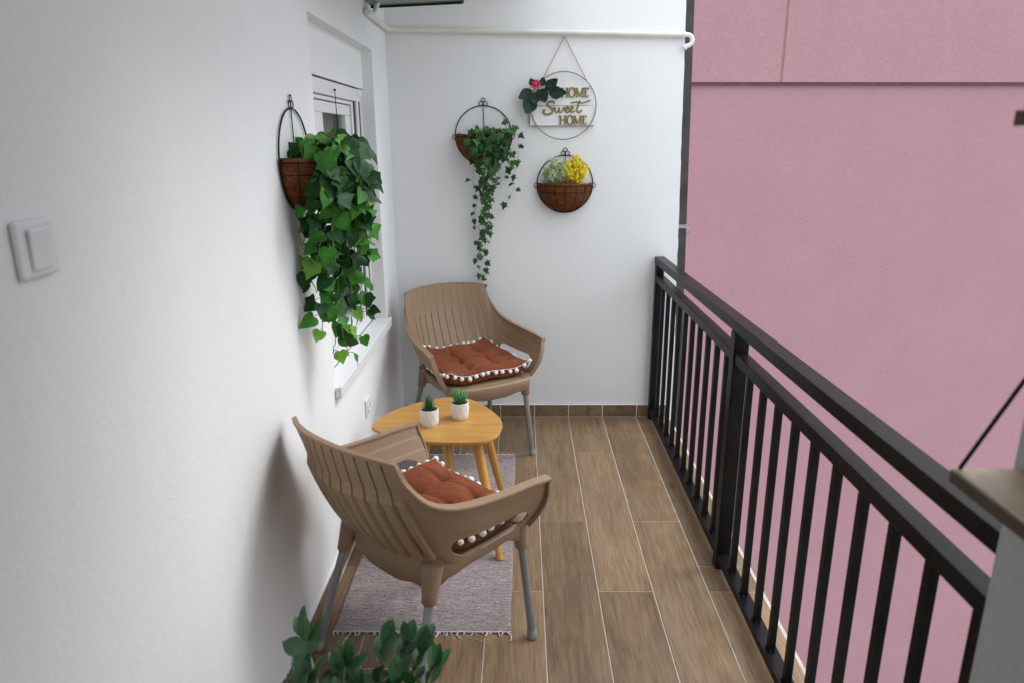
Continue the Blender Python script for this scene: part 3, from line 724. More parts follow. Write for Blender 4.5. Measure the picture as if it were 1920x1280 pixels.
def home(ox, oz, w, h):
    m = MB(); a = w * 0.30; t = 0.0075; sf = 0.0028
    def ser(x, z, l=0.017): m.box(x - l / 2, x + l / 2, -0.021, -0.0147, z, z + sf)
    # H
    x0, x1 = ox + 0.006, ox + a * 0.72
    for x in (x0, x1): m.box(x - t / 2, x + t / 2, -0.0205, -0.0145, oz, oz + h); ser(x, oz); ser(x, oz + h - sf)
    m.box(x0, x1, -0.0204, -0.0146, oz + h * 0.46, oz + h * 0.46 + 0.005)
    # O
    cx = ox + w * 0.39; rx, rz = w * 0.105, h * 0.52
    prev = None
    for i in range(25):
        an = 2 * math.pi * i / 24; q = (cx + rx * math.cos(an), oz + h / 2 + rz * math.sin(an))
        if prev: bar(m, prev, q, 0.0045 + 0.0035 * abs(math.cos(an)), -0.0206, -0.0144)
        prev = q
    # M
    mx0, mx1 = ox + w * 0.555, ox + w * 0.775; mm = (mx0 + mx1) / 2
    m.box(mx0 - 0.0025, mx0 + 0.0025, -0.0205, -0.0145, oz, oz + h); m.box(mx1 - t / 2, mx1 + t / 2, -0.0205, -0.0145, oz, oz + h)
    bar(m, (mx0, oz + h), (mm, oz + h * 0.05), 0.0075, -0.0207, -0.0143); bar(m, (mx1, oz + h), (mm, oz + h * 0.05), 0.004, -0.0208, -0.0142)
    ser(mx0, oz, 0.012); ser(mx1, oz, 0.015); ser(mx0 - 0.003, oz + h - sf, 0.012); ser(mx1 + 0.003, oz + h - sf, 0.012)
    # E
    ex = ox + w * 0.875; m.box(ex - t / 2, ex + t / 2, -0.0205, -0.0145, oz, oz + h)
    for zz, l in ((0, 0.024), (h - 0.0035, 0.023), (h * 0.47, 0.016)): m.box(ex - 0.007, ex - 0.007 + l, -0.0206, -0.0144, oz + zz, oz + zz + 0.0036)
    m.box(ex + 0.0145, ex + 0.0175, -0.0207, -0.0143, oz, oz + 0.010); m.box(ex + 0.0135, ex + 0.0165, -0.0207, -0.0143, oz + h - 0.010, oz + h)
    return m
home(-0.012, 0.044, 0.146, 0.046).build('lettering', 'gold_letter', sg)
home(-0.020, -0.093, 0.146, 0.044).build('lettering', 'gold_letter', sg)
m = MB()
def scr(pts, r):
    keys = [(i, (-0.104 + (p[0] + 0.104) * 1.14, -0.018, p[1])) for i, p in enumerate(pts)]; q = []
    for i in range((len(pts) - 1) * 6 + 1): q.append(catmull(keys, i / 6))
    m.tube(q, r, 6)
# S
scr([(-0.052, 0.012), (-0.060, 0.022), (-0.078, 0.020), (-0.086, 0.006), (-0.074, -0.006), (-0.062, -0.018), (-0.066, -0.036), (-0.086, -0.043), (-0.102, -0.036), (-0.104, -0.024), (-0.095, -0.020)], 0.0042)
# w e e t
scr([(-0.058, -0.012), (-0.050, -0.008), (-0.050, -0.026), (-0.042, -0.032), (-0.034, -0.022), (-0.031, -0.008), (-0.031, -0.026), (-0.024, -0.032), (-0.014, -0.022), (-0.012, -0.008), (-0.004, -0.014)], 0.0036)
scr([(-0.004, -0.018), (0.006, -0.018), (0.012, -0.010), (0.006, -0.003), (-0.002, -0.010), (-0.003, -0.024), (0.006, -0.032), (0.018, -0.026)], 0.0036)
scr([(0.018, -0.020), (0.028, -0.018), (0.034, -0.009), (0.028, -0.002), (0.020, -0.009), (0.019, -0.023), (0.028, -0.031), (0.042, -0.024)], 0.0036)
scr([(0.064, 0.028), (0.058, 0.008), (0.052, -0.016), (0.054, -0.029), (0.064, -0.031), (0.074, -0.022)], 0.0042)
scr([(0.022, 0.014), (0.045, 0.020), (0.075, 0.015), (0.102, 0.024), (0.112, 0.028)], 0.0034)
m.build('lettering', 'gold_letter', sg)
m = MB()
for (bx, bz, tx, tz, w_) in ((0.762, 1.835, 0.690, 1.797, 1.15), (0.763, 1.800, 0.728, 1.722, 1.4), (0.772, 1.828, 0.776, 1.766, 1.3), (0.803, 1.828, 0.828, 1.776, 1.5), (0.842, 1.824, 0.935, 1.817, 1.0), (0.828, 1.836, 0.891, 1.887, 1.15), (0.812, 1.855, 0.814, 1.901, 1.3), (0.762, 1.856, 0.752, 1.895, 1.2), (0.80, 1.84, 0.84, 1.80, 1.3), (0.79, 1.845, 0.80, 1.80, 1.2)):
    d = Vector((tx - bx, 0, tz - bz)); d.y = -0.15 * d.length
    add_leaf(m, (bx - 0.925, -0.040 - random.uniform(0, 0.012), bz - 1.76), d, (random.uniform(-0.3, 0.3), -1, random.uniform(0, 0.5)), d.length * 1.05, 'wide', 0, 0.22, -0.1, w_)
m.build('rose_leaves', 'rose_leaf', sg)
m = MB(); rc = Vector((0.777 - 0.925, -0.062, 1.866 - 1.76))
for ring, (n_, rr_, sz_) in enumerate(((5, 0.004, 0.016), (6, 0.010, 0.020), (7, 0.015, 0.022))):
    for i in range(n_):
        a = 2 * math.pi * i / n_ + ring * 0.5; o = Vector((math.cos(a), 0, math.sin(a)))
        add_leaf(m, rc + o * rr_ * 0.5 + Vector((0, 0.012 + 0.002 * ring, 0)), o * (0.45 + 0.45 * ring) + Vector((0, -1, 0)), -o + Vector((0, -0.2, 0)), sz_, 'heart', 0, 0.25, 0.35, 1.2)
m.ball(rc, 0.009, 0, 8, 6, 0.1); m.build('rose', 'petal', sg)
m = MB(); m.tube([(rc.x, -0.045, rc.z), (-0.11, -0.035, 0.085), (-0.085, -0.028, 0.05)], 0.002, 6); m.build('twig', 'stem', sg)

# ------------------------------------------------------------------ table
TZ = 0.465
outl = [(0.085, -1.264), (0.1, -1.286), (0.127, -1.314), (0.187, -1.358), (0.256, -1.392), (0.317, -1.408), (0.368, -1.417), (0.455, -1.423), (0.542, -1.413), (0.582, -1.387), (0.612, -1.33), (0.623, -1.241), (0.610, -1.166), (0.572, -1.08), (0.519, -0.996), (0.460, -0.935), (0.402, -0.914), (0.345, -0.925), (0.274, -0.958), (0.217, -1.002), (0.16, -1.061), (0.11, -1.142), (0.085, -1.21)]
tc = Vector((0.40, -1.19))
tb = thing('side_table', 'low honey coloured wooden table between the two chairs', 'table', (tc.x, tc.y, 0))
sm = []; k = len(outl)
for i in range(k):
    p0, p1, p2, p3 = (Vector(outl[(i + j) % k]) for j in (-1, 0, 1, 2))
    for u in (0, 0.25, 0.5, 0.75):
        sm.append(0.5 * ((2 * p1) + (p2 - p0) * u + (2 * p0 - 5 * p1 + 4 * p2 - p3) * u * u + (3 * p1 - p0 - 3 * p2 + p3) * u ** 3) - tc)
m = MB(); n = len(sm)
lay = [(0.965, TZ - 0.018), (0.985, TZ - 0.016), (1.0, TZ - 0.009), (0.998, TZ - 0.003), (0.990, TZ)]
vs = [(p.x * s, p.y * s, z) for s, z in lay for p in sm]
fs = [tuple(range(n))[::-1], tuple(range(4 * n, 5 * n))]
for a in range(4):
    for j in range(n): fs.append((a * n + j, a * n + (j + 1) % n, (a + 1) * n + (j + 1) % n, (a + 1) * n + j))
m.add(vs, fs); tt = m.build('tabletop', 'table_wood', tb)
for p in tt.data.polygons: p.use_smooth = False
for (x0, y0, x1, y1) in ((0.395, -1.30, 0.455, -1.525), (0.515, -1.30, 0.617, -1.515), (0.53, -1.10, 0.612, -0.985), (0.30, -1.10, 0.235, -0.99)):
    a = Vector((x0 - tc.x, y0 - tc.y, TZ - 0.017)); b = Vector((x1 - tc.x, y1 - tc.y, 0.0075))
    m = MB(); m.tube([a, a.lerp(b, 0.5), b], [0.0215, 0.0185, 0.0135], 18); m.build('leg', 'leg_wood', tb, 0.0012)

# succulents
def pot_plant(x, y, label, kind):
    t = thing('potted_succulent', label, 'potted plant', (x, y, TZ + 0.0006), R(random.uniform(0, 60)), 'small pots on the table')
    m = MB(); n = 10; H = 0.071
    rings = [(0.0335, 0.0, 0), (0.0385, 0.016, 0.5), (0.0395, H * 0.66, 0), (0.0385, H, 0.5)]
    vs = []; fs = []
    for r, z, o in rings:
        for j in range(n):
            a = 2 * math.pi * (j + o) / n; vs.append((r * math.cos(a), r * math.sin(a), z))
    for i in range(3):
        for j in range(n):
            a, b = i * n + j, i * n + (j + 1) % n; c, d = a + n, b + n
            if rings[i][2] == 0: fs += [(a, b, c), (b, d, c)]
            else: fs += [(a, b, d), (a, d, c)]
    fs.append(tuple(range(n))[::-1]); m.add(vs, fs)
    vs = []
    for r, z in ((0.0385, H), (0.0345, H), (0.033, H - 0.012)):
        for j in range(n):
            a = 2 * math.pi * (j + 0.5) / n; vs.append((r * math.cos(a), r * math.sin(a), z))
    m.add(vs, [(i * n + j, i * n + (j + 1) % n, (i + 1) * n + (j + 1) % n, (i + 1) * n + j) for i in range(2) for j in range(n)])
    m.build('pot', 'pot_white', t)
    m = MB(); m.lathe([(0.0335, H - 0.009), (0.02, H - 0.005), (0.0, H - 0.003)], n=18); m.build('soil', 'soil', t)
    m = MB()
    cnt = 85 if kind == 0 else 34
    for i in range(cnt):
        u = i / cnt; a = i * 2.39996
        if kind == 0: el = R(5 + 78 * u); ln = 0.040 * (0.8 + 0.35 * random.random()); w = 0.0036; b0_ = Vector((0, 0, H - 0.006 + 0.030 * u))
        else: el = R(48 + 36 * u + random.uniform(-6, 6)); ln = 0.070 * random.uniform(0.7, 1.05); w = 0.0055; b0_ = Vector((0.010 * math.cos(a), 0.010 * math.sin(a), H - 0.006))
        d = Vector((math.cos(a) * math.cos(el), math.sin(a) * math.cos(el), math.sin(el))); s = Vector((-math.sin(a), math.cos(a), 0)); nn = s.cross(d)
        tip = b0_ + d * ln; mid = b0_ + d * ln * 0.45 - nn * ln * 0.04
        vs = [b0_ - s * w * 0.6, b0_ + s * w * 0.6, b0_ + nn * w * 0.5, mid - s * w, mid + s * w, mid + nn * w * 0.7, tip]
        m.add(vs, [(0, 1, 4, 3), (1, 2, 5, 4), (2, 0, 3, 5), (3, 4, 6), (4, 5, 6), (5, 3, 6)], 0, True)
    m.build('leaves', 'succ_dark' if kind == 0 else 'succ', t)
pot_plant(0.323, -1.245, 'faceted white pot with a dark spiky succulent, nearer the near chair', 0)
pot_plant(0.442, -1.168, 'faceted white pot with a taller green aloe like succulent', 1)

# ------------------------------------------------------------------ rug
rg = thing('rug', 'mauve grey woven rag rug with white fringe under the table', 'rug', (0.366, -1.248, 0))
m = MB(); nx, ny = 60, 130; vs = []
for j in range(ny + 1):
    for i in range(nx + 1):
        u, v = i / nx, j / ny
        x = -0.301 + 0.602 * u; y = -0.690 + 1.39 * v
        x += 0.004 * noise.noise(Vector((0.3, y * 6, 2))) * (1 if u > 0.5 else -1) * abs(2 * u - 1) + (0.006 * (v - 0.5))
        y += 0.006 * noise.noise(Vector((x * 9, 1.3, v * 2))) * abs(2 * v - 1)
        z = 0.0065 + 0.0014 * noise.noise(Vector((x * 5, y * 5, 0))) + 0.0007 * noise.noise(Vector((x * 60, y * 160, 0)))
        vs.append((x, y, z))
fs = [(j * (nx + 1) + i, j * (nx + 1) + i + 1, (j + 1) * (nx + 1) + i + 1, (j + 1) * (nx + 1) + i) for j in range(ny) for i in range(nx)]
m.add(vs, fs, 0, True); ro = m.build('woven_body', 'rug', rg)
so = ro.modifiers.new('s', 'SOLIDIFY'); so.thickness = 0.0055; so.offset = -1
def STRAY(m):
    m.tube([(0.14, -0.69, 0.004), (0.16, -0.715, 0.002), (0.19, -0.722, 0.0015), (0.225, -0.742, 0.0015)], 0.0009, 4)
    m.tube([(-0.03, -0.69, 0.004), (-0.035, -0.712, 0.002), (-0.06, -0.718, 0.0015), (-0.085, -0.735, 0.0015)], 0.0009, 4)
    m.tube([(0.285, -0.688, 0.005), (0.298, -0.700, 0.003), (0.300, -0.722, 0.002), (0.292, -0.730, 0.002)], [0.0035, 0.003, 0.0025, 0.001], 5)
for sgn, y0 in ((-1, -0.688), (1, 0.698)):
    m = MB(); x = -0.298
    m.tube([(-0.30 + 0.6 * i / 30, y0 + sgn * 0.001 + 0.003 * noise.noise(Vector((i * 0.8, sgn, 0))), 0.006) for i in range(31)], 0.0028, 5)
    while x < 0.30:
        l = random.uniform(0.008, 0.022); w = random.uniform(0.0015, 0.0035)
        if random.random() < 0.22: l *= 1.6; w *= 1.5
        pts = [(x, y0, 0.005), (x + random.uniform(-0.005, 0.005), y0 + sgn * l * 0.5, 0.004), (x + random.uniform(-0.010, 0.010), y0 + sgn * l, 0.0022)]
        m.tube(pts, [w, w * 0.9, w * 0.5], 5)
        if random.random() < 0.4: m.tube([pts[1], (pts[2][0] + 0.008, pts[2][1] + sgn * 0.003, 0.002)], 0.0007, 4)
        x += random.uniform(0.008, 0.024)
    if sgn < 0: STRAY(m)
    m.build('fringe', 'fringe', rg)

# ------------------------------------------------------------------ chairs
SEATL = [(0.0, (0, -0.152)), (0.1, (0.068, -0.150)), (0.2, (0.128, -0.144)), (0.3, (0.180, -0.122)), (0.38, (0.205, -0.085)), (0.5, (0.214, -0.02)), (0.75, (0.217, 0.12)), (1.0, (0.217, 0.240))]
BASE = [(0.0, (0, -0.180)), (0.1, (0.072, -0.178)), (0.2, (0.140, -0.168)), (0.3, (0.192, -0.140)), (0.38, (0.212, -0.095)), (0.5, (0.220, -0.02)), (0.75, (0.224, 0.12)), (1.0, (0.224, 0.240))]
TOPA = [(0.0, (0, -0.318, 0.836)), (0.12, (0.082, -0.311, 0.834)), (0.25, (0.164, -0.289, 0.829)), (0.36, (0.230, -0.258, 0.820))]
TOPB = [(0.36, (0.230, -0.258, 0.820)), (0.42, (0.244, -0.224, 0.742)), (0.49, (0.258, -0.170, 0.683)), (0.58, (0.271, -0.090, 0.651)), (0.75, (0.285, 0.05, 0.634)), (0.9, (0.293, 0.17, 0.628)), (1.0, (0.297, 0.250, 0.620))]
ZB = 0.440
def zbase(a):
    u = min(1.0, max(0.0, (a - 0.31) / 0.14)); u = u * u * (3 - 2 * u)
    return 0.490 * (1 - u) + ZB * u
def S0(t, s):
    sg = -1 if t < 0 else 1; a = abs(t)
    b = catmull([(k, (*v, 0)) for k, v in BASE], a); tp = catmull(TOPA if a <= 0.36 else TOPB, a)
    g = s ** 0.88 if a < 0.5 else s ** 0.9
    back = max(0.0, 1 - a / 0.5)
    x = b.x + (tp.x - b.x) * g; y = b.y + (tp.y - b.y) * g; zb_ = zbase(a); z = zb_ + (tp.z - zb_) * s
    y -= back * 0.020 * math.sin(math.pi * s)            # lumbar bow
    side = min(1.0, max(0.0, (a - 0.4) / 0.2)); x += side * 0.010 * math.sin(math.pi * s)
    if a > 0.9: y += (a - 0.9) / 0.1 * 0.018 * math.sin(math.pi * min(1, s * 1.1))
    return Vector((sg * x, y, z))
def SN(t, s):
    e = 1e-3
    a = S0(min(1, t + e), s) - S0(max(-1, t - e), s); b = S0(t, min(1, s + e)) - S0(t, max(0, s - e))
    n_ = a.cross(b); n_.normalize()
    c = S0(t, s); ref = Vector((c.x, c.y + 0.0, 0)) - Vector((0, 0.05, 0))
    if n_.dot(ref) < 0: n_ = -n_
    return n_
def chair(label, loc, rot):
    t_ = thing('resin_armchair', label, 'chair', loc, rot, 'brown resin armchairs')
    SP = 0.060; slots = [SP * k for k in range(-5, 6)]; hw_ = 0.0028
    cols = set()
    for q in slots:
        cols |= {round(q - hw_, 5), round(q + hw_, 5)}
        cols |= {round(q - hw_ - 0.0022, 5), round(q + hw_ + 0.0022, 5)}
        for f in (0.15, 0.3, 0.5, 0.7, 0.85): cols.add(round(q + hw_ + f * (SP - 2 * hw_), 5))
    cols |= {-round(x, 5) for x in cols}; cols = {c for c in cols if abs(c) <= 0.355}
    cols |= {-0.36, 0.36}
    na = 56
    for i in range(1, na + 1): c = 0.36 + 0.64 * i / na; cols |= {round(c, 5), -round(c, 5)}
    cols = sorted(cols); rows = [i / 44 for i in range(45)]
    nc, nr = len(cols), len(rows)
    # arm hole sdf in (t,s)
    def hole(t, s):
        a = abs(t); cx, cy, hx, hy, r_ = 0.70, 0.250, 0.240, 0.200, 0.11
        ax, ay = 4.2, 1.0   # metric weights (t -> relative)
        cy = 0.250 - 0.13 * (0.94 - a)
        qx = (abs(a - cx) - hx) * 0.62 + r_ * 0.5; qy = (abs(s - cy) - hy) * 0.25 + r_ * 0.5
        return math.hypot(max(qx, 0), max(qy, 0)) + min(max(qx, qy), 0) - r_ * 0.5
    P = {}
    for i, t in enumerate(cols):
        for j, s in enumerate(rows):
            tt_, ss_ = t, s; d = hole(t, s)
            if abs(d) < 0.0045:
                for _ in range(4):
                    d = hole(tt_, ss_); e = 1e-4
                    gx = (hole(tt_ + e, ss_) - d) / e; gy = (hole(tt_, ss_ + e) - d) / e
                    g2 = gx * gx + gy * gy
                    if g2 < 1e-6: break
                    tt_ -= d * gx / g2; ss_ -= d * gy / g2
                tt_ = max(-1, min(1, tt_)); ss_ = max(0, min(1, ss_))
            P[i, j] = (tt_, ss_)
    slotcells = set()
    for i in range(nc - 1):
        mid = (cols[i] + cols[i + 1]) / 2
        if any(abs(mid - q) < 0.002 for q in slots): slotcells.add(i)
    keep = set()
    for i in range(nc - 1):
        for j in range(nr - 1):
            tm = sum(P[a, b][0] for a in (i, i + 1) for b in (j, j + 1)) / 4; sm_ = sum(P[a, b][1] for a in (i, i + 1) for b in (j, j + 1)) / 4
            if hole(tm, sm_) < -0.0002: continue
            if i in slotcells and 0.05 < sm_ < 0.60 + 0.0 * abs(tm): continue
            keep.add((i, j))
    inner = {}; outer = {}
    vs = []
    for (i, j), (t, s) in P.items():
        p = S0(t, s); n_ = SN(t, s); th = 0.0075
        gi = go = 0.0
        near = min(abs(cols[i] - q) for q in slots)
        if near < hw_ + 1e-4 and s > 0.58: gi = 0.0012; go = 0.0050
        if abs(t) > 0.47 and s > 0.52:
            fa = min(1, (abs(t) - 0.47) / 0.06); gi = (0.0022 + (0.0022 if s > 0.76 else 0)) * fa; go = -0.6 * gi
        if abs(t) < 0.345:
            # prof = 1 at slot... make ribs highest mid slat
            q = (t % SP) / SP; rib = max(0.0, min(1.0, (min(q, 1 - q) - 0.07) / 0.15))
            if s < 0.575: th += 0.0115 * rib
            elif s < 0.625: th += 0.0115
            elif s < 0.66: th += 0.0050
        inner[i, j] = len(vs); vs.append(p + n_ * gi)
        outer[i, j] = len(vs); vs.append(p + n_ * (th - go))
    fs = []
    for (i, j) in keep:
        a, b, c, d = (i, j), (i + 1, j), (i + 1, j + 1), (i, j + 1)
        fs.append(tuple(inner[k_] for k_ in (a, b, c, d))); fs.append(tuple(outer[k_] for k_ in (d, c, b, a)))
        for (p, q, ni, nj) in ((a, b, i, j - 1), (b, c, i + 1, j), (c, d, i, j + 1), (d, a, i - 1, j)):
            if (ni, nj) not in keep: fs.append((inner[q], inner[p], outer[p], outer[q]))
    m = MB(); m.add(vs, fs, 0, True)
    # rolled rim: front edges + top edge
    path = [(-1.0, s) for s in [0.0, 0.12, 0.25, 0.4, 0.55, 0.7, 0.82, 0.92, 0.97]] + [(c, 1.0) for c in cols] + [(1.0, s) for s in [0.97, 0.92, 0.82, 0.7, 0.55, 0.4, 0.25, 0.12, 0.0]]
    prof = None; rings = []
    for k_, (t, s) in enumerate(path):
        p = S0(t, s); n_ = SN(t, min(s, 0.97)); a = abs(t)
        on_top = s >= 0.999 or s > 0.95
        wv = 0.013 + 0.013 * min(1, max(0, (a - 0.40) / 0.2))
        if s < 0.96: wv = 0.022
        # direction of the edge and the outward in-plane direction (away from the sheet)
        q0 = S0(*path[max(0, k_ - 1)]); q1 = S0(*path[min(len(path) - 1, k_ + 1)]); d = (q1 - q0).normalized()
        o = n_ - d * n_.dot(d); o.normalize(); up_ = d.cross(o); 
        inn = S0(t, max(0, s - 0.05)) if s > 0.95 else S0(t * 0.95, s)
        if up_.dot(p - inn) < 0: up_ = -up_
        rings.append([p - o * 0.0015 + up_ * 0.0035, p + o * (wv - 0.002) + up_ * 0.0035, p + o * wv + up_ * 0.0005, p + o * wv - up_ * 0.005, p + o * (wv - 0.004) - up_ * 0.006, p + o * 0.0005 - up_ * 0.0035, p - o * 0.0015 - up_ * 0.002])
    n_ = 7; rv_ = [v for r_ in rings for v in r_]; rf = []
    for i in range(len(rings) - 1):
        for j in range(n_): rf.append((i * n_ + j, i * n_ + (j + 1) % n_, (i + 1) * n_ + (j + 1) % n_, (i + 1) * n_ + j))
    rf.append(tuple(range(n_))); rf.append(tuple(range((len(rings) - 1) * n_, len(rings) * n_))[::-1])
    m.add(rv_, rf, 0, False)
    sh = m.build('shell', 'resin', t_)
    bm = bmesh.new(); bm.from_mesh(sh.data); bmesh.ops.recalc_face_normals(bm, faces=bm.faces)
    for e in bm.edges:
        if len(e.link_faces) == 2 and e.calc_face_angle(0) > R(38): e.smooth = False
    bm.to_mesh(sh.data); bm.free()
    # seat pan and apron
    m = MB(); loop = []
    for i in range(-20, 21):
        t = i / 20; b = catmull([(k, (*v, 0)) for k, v in SEATL], abs(t)); loop.append(Vector((math.copysign(b.x, t) if t else 0, b.y, 0)))
    for (x, y) in ((0.212, 0.272), (0.175, 0.290), (0.12, 0.300), (0.06, 0.306), (0, 0.308), (-0.06, 0.306), (-0.12, 0.300), (-0.175, 0.290), (-0.212, 0.272)): loop.append(Vector((x, y, 0)))
    k_ = len(loop); cz = Vector((0, 0.05, 0))
    def off(p, s): return cz + (p - cz) * s
    lev = []
    for sc_, z_, ar in ((0.93, 0.440, 0), (0.985, 0.441, 0), (1.008, 0.437, 0), (1.014, 0.428, 0), (0.995, 0.370, 1), (0.980, 0.371, 1), (0.985, 0.420, 0)):
        r_ = []
        for p in loop:
            q = off(p, sc_); z = z_
            if z_ < 0.40 and p.y < -0.07: z -= 0.016 * min(1, (-0.07 - p.y) / 0.04)
            if z_ > 0.435 and p.y < -0.07: z += 0.054 * min(1, (-0.07 - p.y) / 0.03)
            if ar:
                # arch between legs
                cor = min((p - Vector((sx * 0.2, sy, 0))).length for sx in (-1, 1) for sy in (0.25, -0.14))
                z += 0.016 * math.exp(-((cor - 0.070) / 0.035) ** 2) + (0.026 if abs(p.x) > 0.2 and -0.06 < p.y < 0.2 else 0.0) * min(1, (p.y + 0.06) / 0.05) * min(1, (0.2 - p.y) / 0.05)
            r_.append((q.x, q.y, z))
        lev.append(r_)
    vs = [v for r_ in lev for v in r_]; fs = []
    for a in range(len(lev) - 1):
        for j in range(k_): fs.append((a * k_ + j, a * k_ + (j + 1) % k_, (a + 1) * k_ + (j + 1) % k_, (a + 1) * k_ + j))
    fs.append(tuple(range(k_))); m.add(vs, fs, 0, False)
    feet = [(-0.237, 0.262), (0.237, 0.262), (-0.25, -0.25), (0.25, -0.25)]; tops = [(-0.196, 0.238), (0.196, 0.238), (-0.192, -0.118), (0.192, -0.118)]
    for (fx, fy), (tx, ty) in zip(feet, tops):
        a = Vector((tx, ty, 0.445)); b = Vector((fx, fy, 0.0)); q = a.lerp(b, 0.235)
        e0 = a.lerp(b, 0.0)
        m.tube([e0, a.lerp(b, 0.08), a.lerp(b, 0.18), q, q + Vector((0, 0, 0.001))], [0.033, 0.029, 0.0235, 0.0215, 0.017], 20)
    se = m.build('seat', 'resin', t_, 0.0015, 1)
    for p in se.data.polygons:
        p.use_smooth = len(p.vertices) == 4
    for (fx, fy), (tx, ty) in zip(feet, tops):
        a = Vector((tx, ty, 0.445)); b = Vector((fx, fy, 0.0)); q = a.lerp(b, 0.22); e = a.lerp(b, 0.985)
        l = MB(); l.tube([q, e], 0.0135, 20); lo = l.build('leg', 'grey_metal', t_)
        l = MB(); d = (b - a).normalized(); l.tube([a.lerp(b, 0.925), a.lerp(b, 0.93), a.lerp(b, 0.985), a.lerp(b, 1.0) + Vector((0, 0, 0.001))], [0.0145, 0.0165, 0.0170, 0.0150], 20); l.build('foot_cap', 'cap', lo)
    return t_

def cushion(label, loc, rot, seed, lift):
    random.seed(seed)
    t_ = thing('seat_cushion', label, 'cushion', loc, rot, 'rust seat cushions with pompoms')
    n = 90; hx, hy = 0.226, 0.203; cy = 0.052
    tuf = [(sx * 0.33, v) for sx in (-1, 1) for v in (-0.5, 0.05, 0.55)]
    def edge(u, v):
        r_ = max(abs(u), abs(v)); return r_
    def pos(u, v, side):
        # outline: slightly concave sides, pointed corners
        hw2 = hx - 0.050 * max(0.0, -v - 0.1) ** 1.3 - 0.012 * abs(v) ** 6
        cx = hw2 * u; cyy = hy * v * (1 - 0.05 * (1 - u * u) * abs(v) ** 3)
        e = (1 - abs(u) ** 3.5) * (1 - abs(v) ** 3.5); e = max(e, 0) ** 0.45
        seam = 0.490 + 0.010 * (abs(u) ** 4) + 0.004 * math.sin(5 * u + seed) + 0.004 * math.sin(4 * v + 2 * seed)
        rear = max(0.0, -v - 0.25); seam += lift * rear ** 1.5
        corner = (abs(u) * abs(v)) ** 5; seam += 0.020 * corner
        if side > 0:
            h = 0.034 * e
            dep = 0.0
            for (a, b) in tuf:
                d2 = ((u - a) * hx) ** 2 + ((v - b) * hy) ** 2; dd = math.sqrt(d2)
                an = math.atan2((v - b) * hy, (u - a) * hx)
                dep += 0.030 * math.exp(-dd / 0.020) + 0.006 * math.exp(-dd / 0.055) * (0.5 + 0.5 * math.cos(4 * an + a * 3))
            # creases linking tufts
            for a in (-0.33, 0.33): dep += 0.010 * math.exp(-abs((u - a + 0.03 * math.sin(6 * v + seed)) * hx) / 0.008) * (1 - v ** 4)
            for b in (-0.5, 0.05, 0.55): dep += 0.007 * math.exp(-abs((v - b + 0.03 * math.sin(5 * u + seed)) * hy) / 0.008) * (1 - u ** 4)
            z = seam + h - min(dep, 0.036) * min(1, e * 1.6)
            z += 0.009 * e * noise.noise(Vector((u * 2.4 + seed, v * 2.4, 1))) + 0.005 * e * abs(noise.noise(Vector((u * 5, v * 7 + seed, 1)))) + 0.002 * e * noise.noise(Vector((u * 12, v * 12 + seed, 1)))
        else:
            z = max(seam - 0.010 - 0.040 * e ** 0.3, 0.4445) if e > 0.02 else seam - 0.5 * e; 
        return Vector((cx, cy + cyy, z))
    m = MB(); idx = {}; vs = []
    for sd in (1, -1):
        for j in range(n + 1):
            for i in range(n + 1):
                u, v = -1 + 2 * i / n, -1 + 2 * j / n
                u, v = math.sin(u * math.pi / 2) * 0.6 + u * 0.4, math.sin(v * math.pi / 2) * 0.6 + v * 0.4
                if sd == -1 and (i in (0, n) or j in (0, n)): idx[sd, i, j] = idx[1, i, j]; continue
                idx[sd, i, j] = len(vs); vs.append(pos(u, v, sd))
    fs = []
    for sd in (1, -1):
        for j in range(n):
            for i in range(n):
                q = (idx[sd, i, j], idx[sd, i + 1, j], idx[sd, i + 1, j + 1], idx[sd, i, j + 1]); fs.append(q if sd == 1 else q[::-1])
    m.add(vs, fs, 0, True); m.build('cover', 'cushion', t_)
    per = []; k_ = 60
    for i in range(k_): per.append((-1 + 2 * i / k_, -1))
    for i in range(k_): per.append((1, -1 + 2 * i / k_))
    for i in range(k_): per.append((1 - 2 * i / k_, 1))
    for i in range(k_): per.append((-1, 1 - 2 * i / k_))
    pts = [pos(u, v, 1) + Vector((u, v, 0)).normalized() * 0.002 for u, v in per]
    m = MB(); m.tube(pts, 0.0015, 6, closed=True)
    spots = []; acc = 0; L_ = 0.034
    for i in range(len(pts)):
        acc += (pts[i] - pts[i - 1]).length
        if acc >= L_:
            acc = random.uniform(-0.006, 0.006)
            u, v = per[i]; o = Vector((u if abs(u) > 0.99 else 0.15 * u, v if abs(v) > 0.99 else 0.15 * v, 0)).normalized()
            rear = v < -0.9
            q = pts[i] + o * random.uniform(0.006, 0.010) + Vector((0, 0, random.uniform(-0.014, -0.002) if not rear else random.uniform(0.002, 0.008)))
            q.z = max(q.z, 0.454)
            m.tube([pts[i], (pts[i] + q) / 2 + o * 0.002, q], 0.0010, 4); spots.append(q)
    tr = m.build('trim_cord', 'pom', t_)
    b = MB(); b.ball((0, 0, 0), 0.0104, 0, 16, 11, 0.11); first = None
    for q in spots:
        if first is None: first = b.build('pompom', 'pom', tr); o = first
        else: o = first.copy(); C.objects.link(o); o.parent = tr
        o.location = q; o.rotation_euler = (random.random() * 3, random.random() * 3, random.random() * 3); s_ = random.uniform(0.9, 1.1); o.scale = (s_, s_, s_)
    return t_

near = ((0.386, -1.996, 0.0), math.atan2(-0.667, 0.745))
farc = ((0.423, -0.430, 0.0), R(180 + 30))
chair('brown resin armchair in front, seen from behind with its slatted back to us', *near)
chair('brown resin armchair in the far corner, facing the table', *farc)
cushion('rust cushion with white pompoms on the near chair, half hidden by its arm', *near, 3, 0.045)
cushion('rust cushion with white pompoms on the far chair, fully in view', *farc, 8, 0.055)

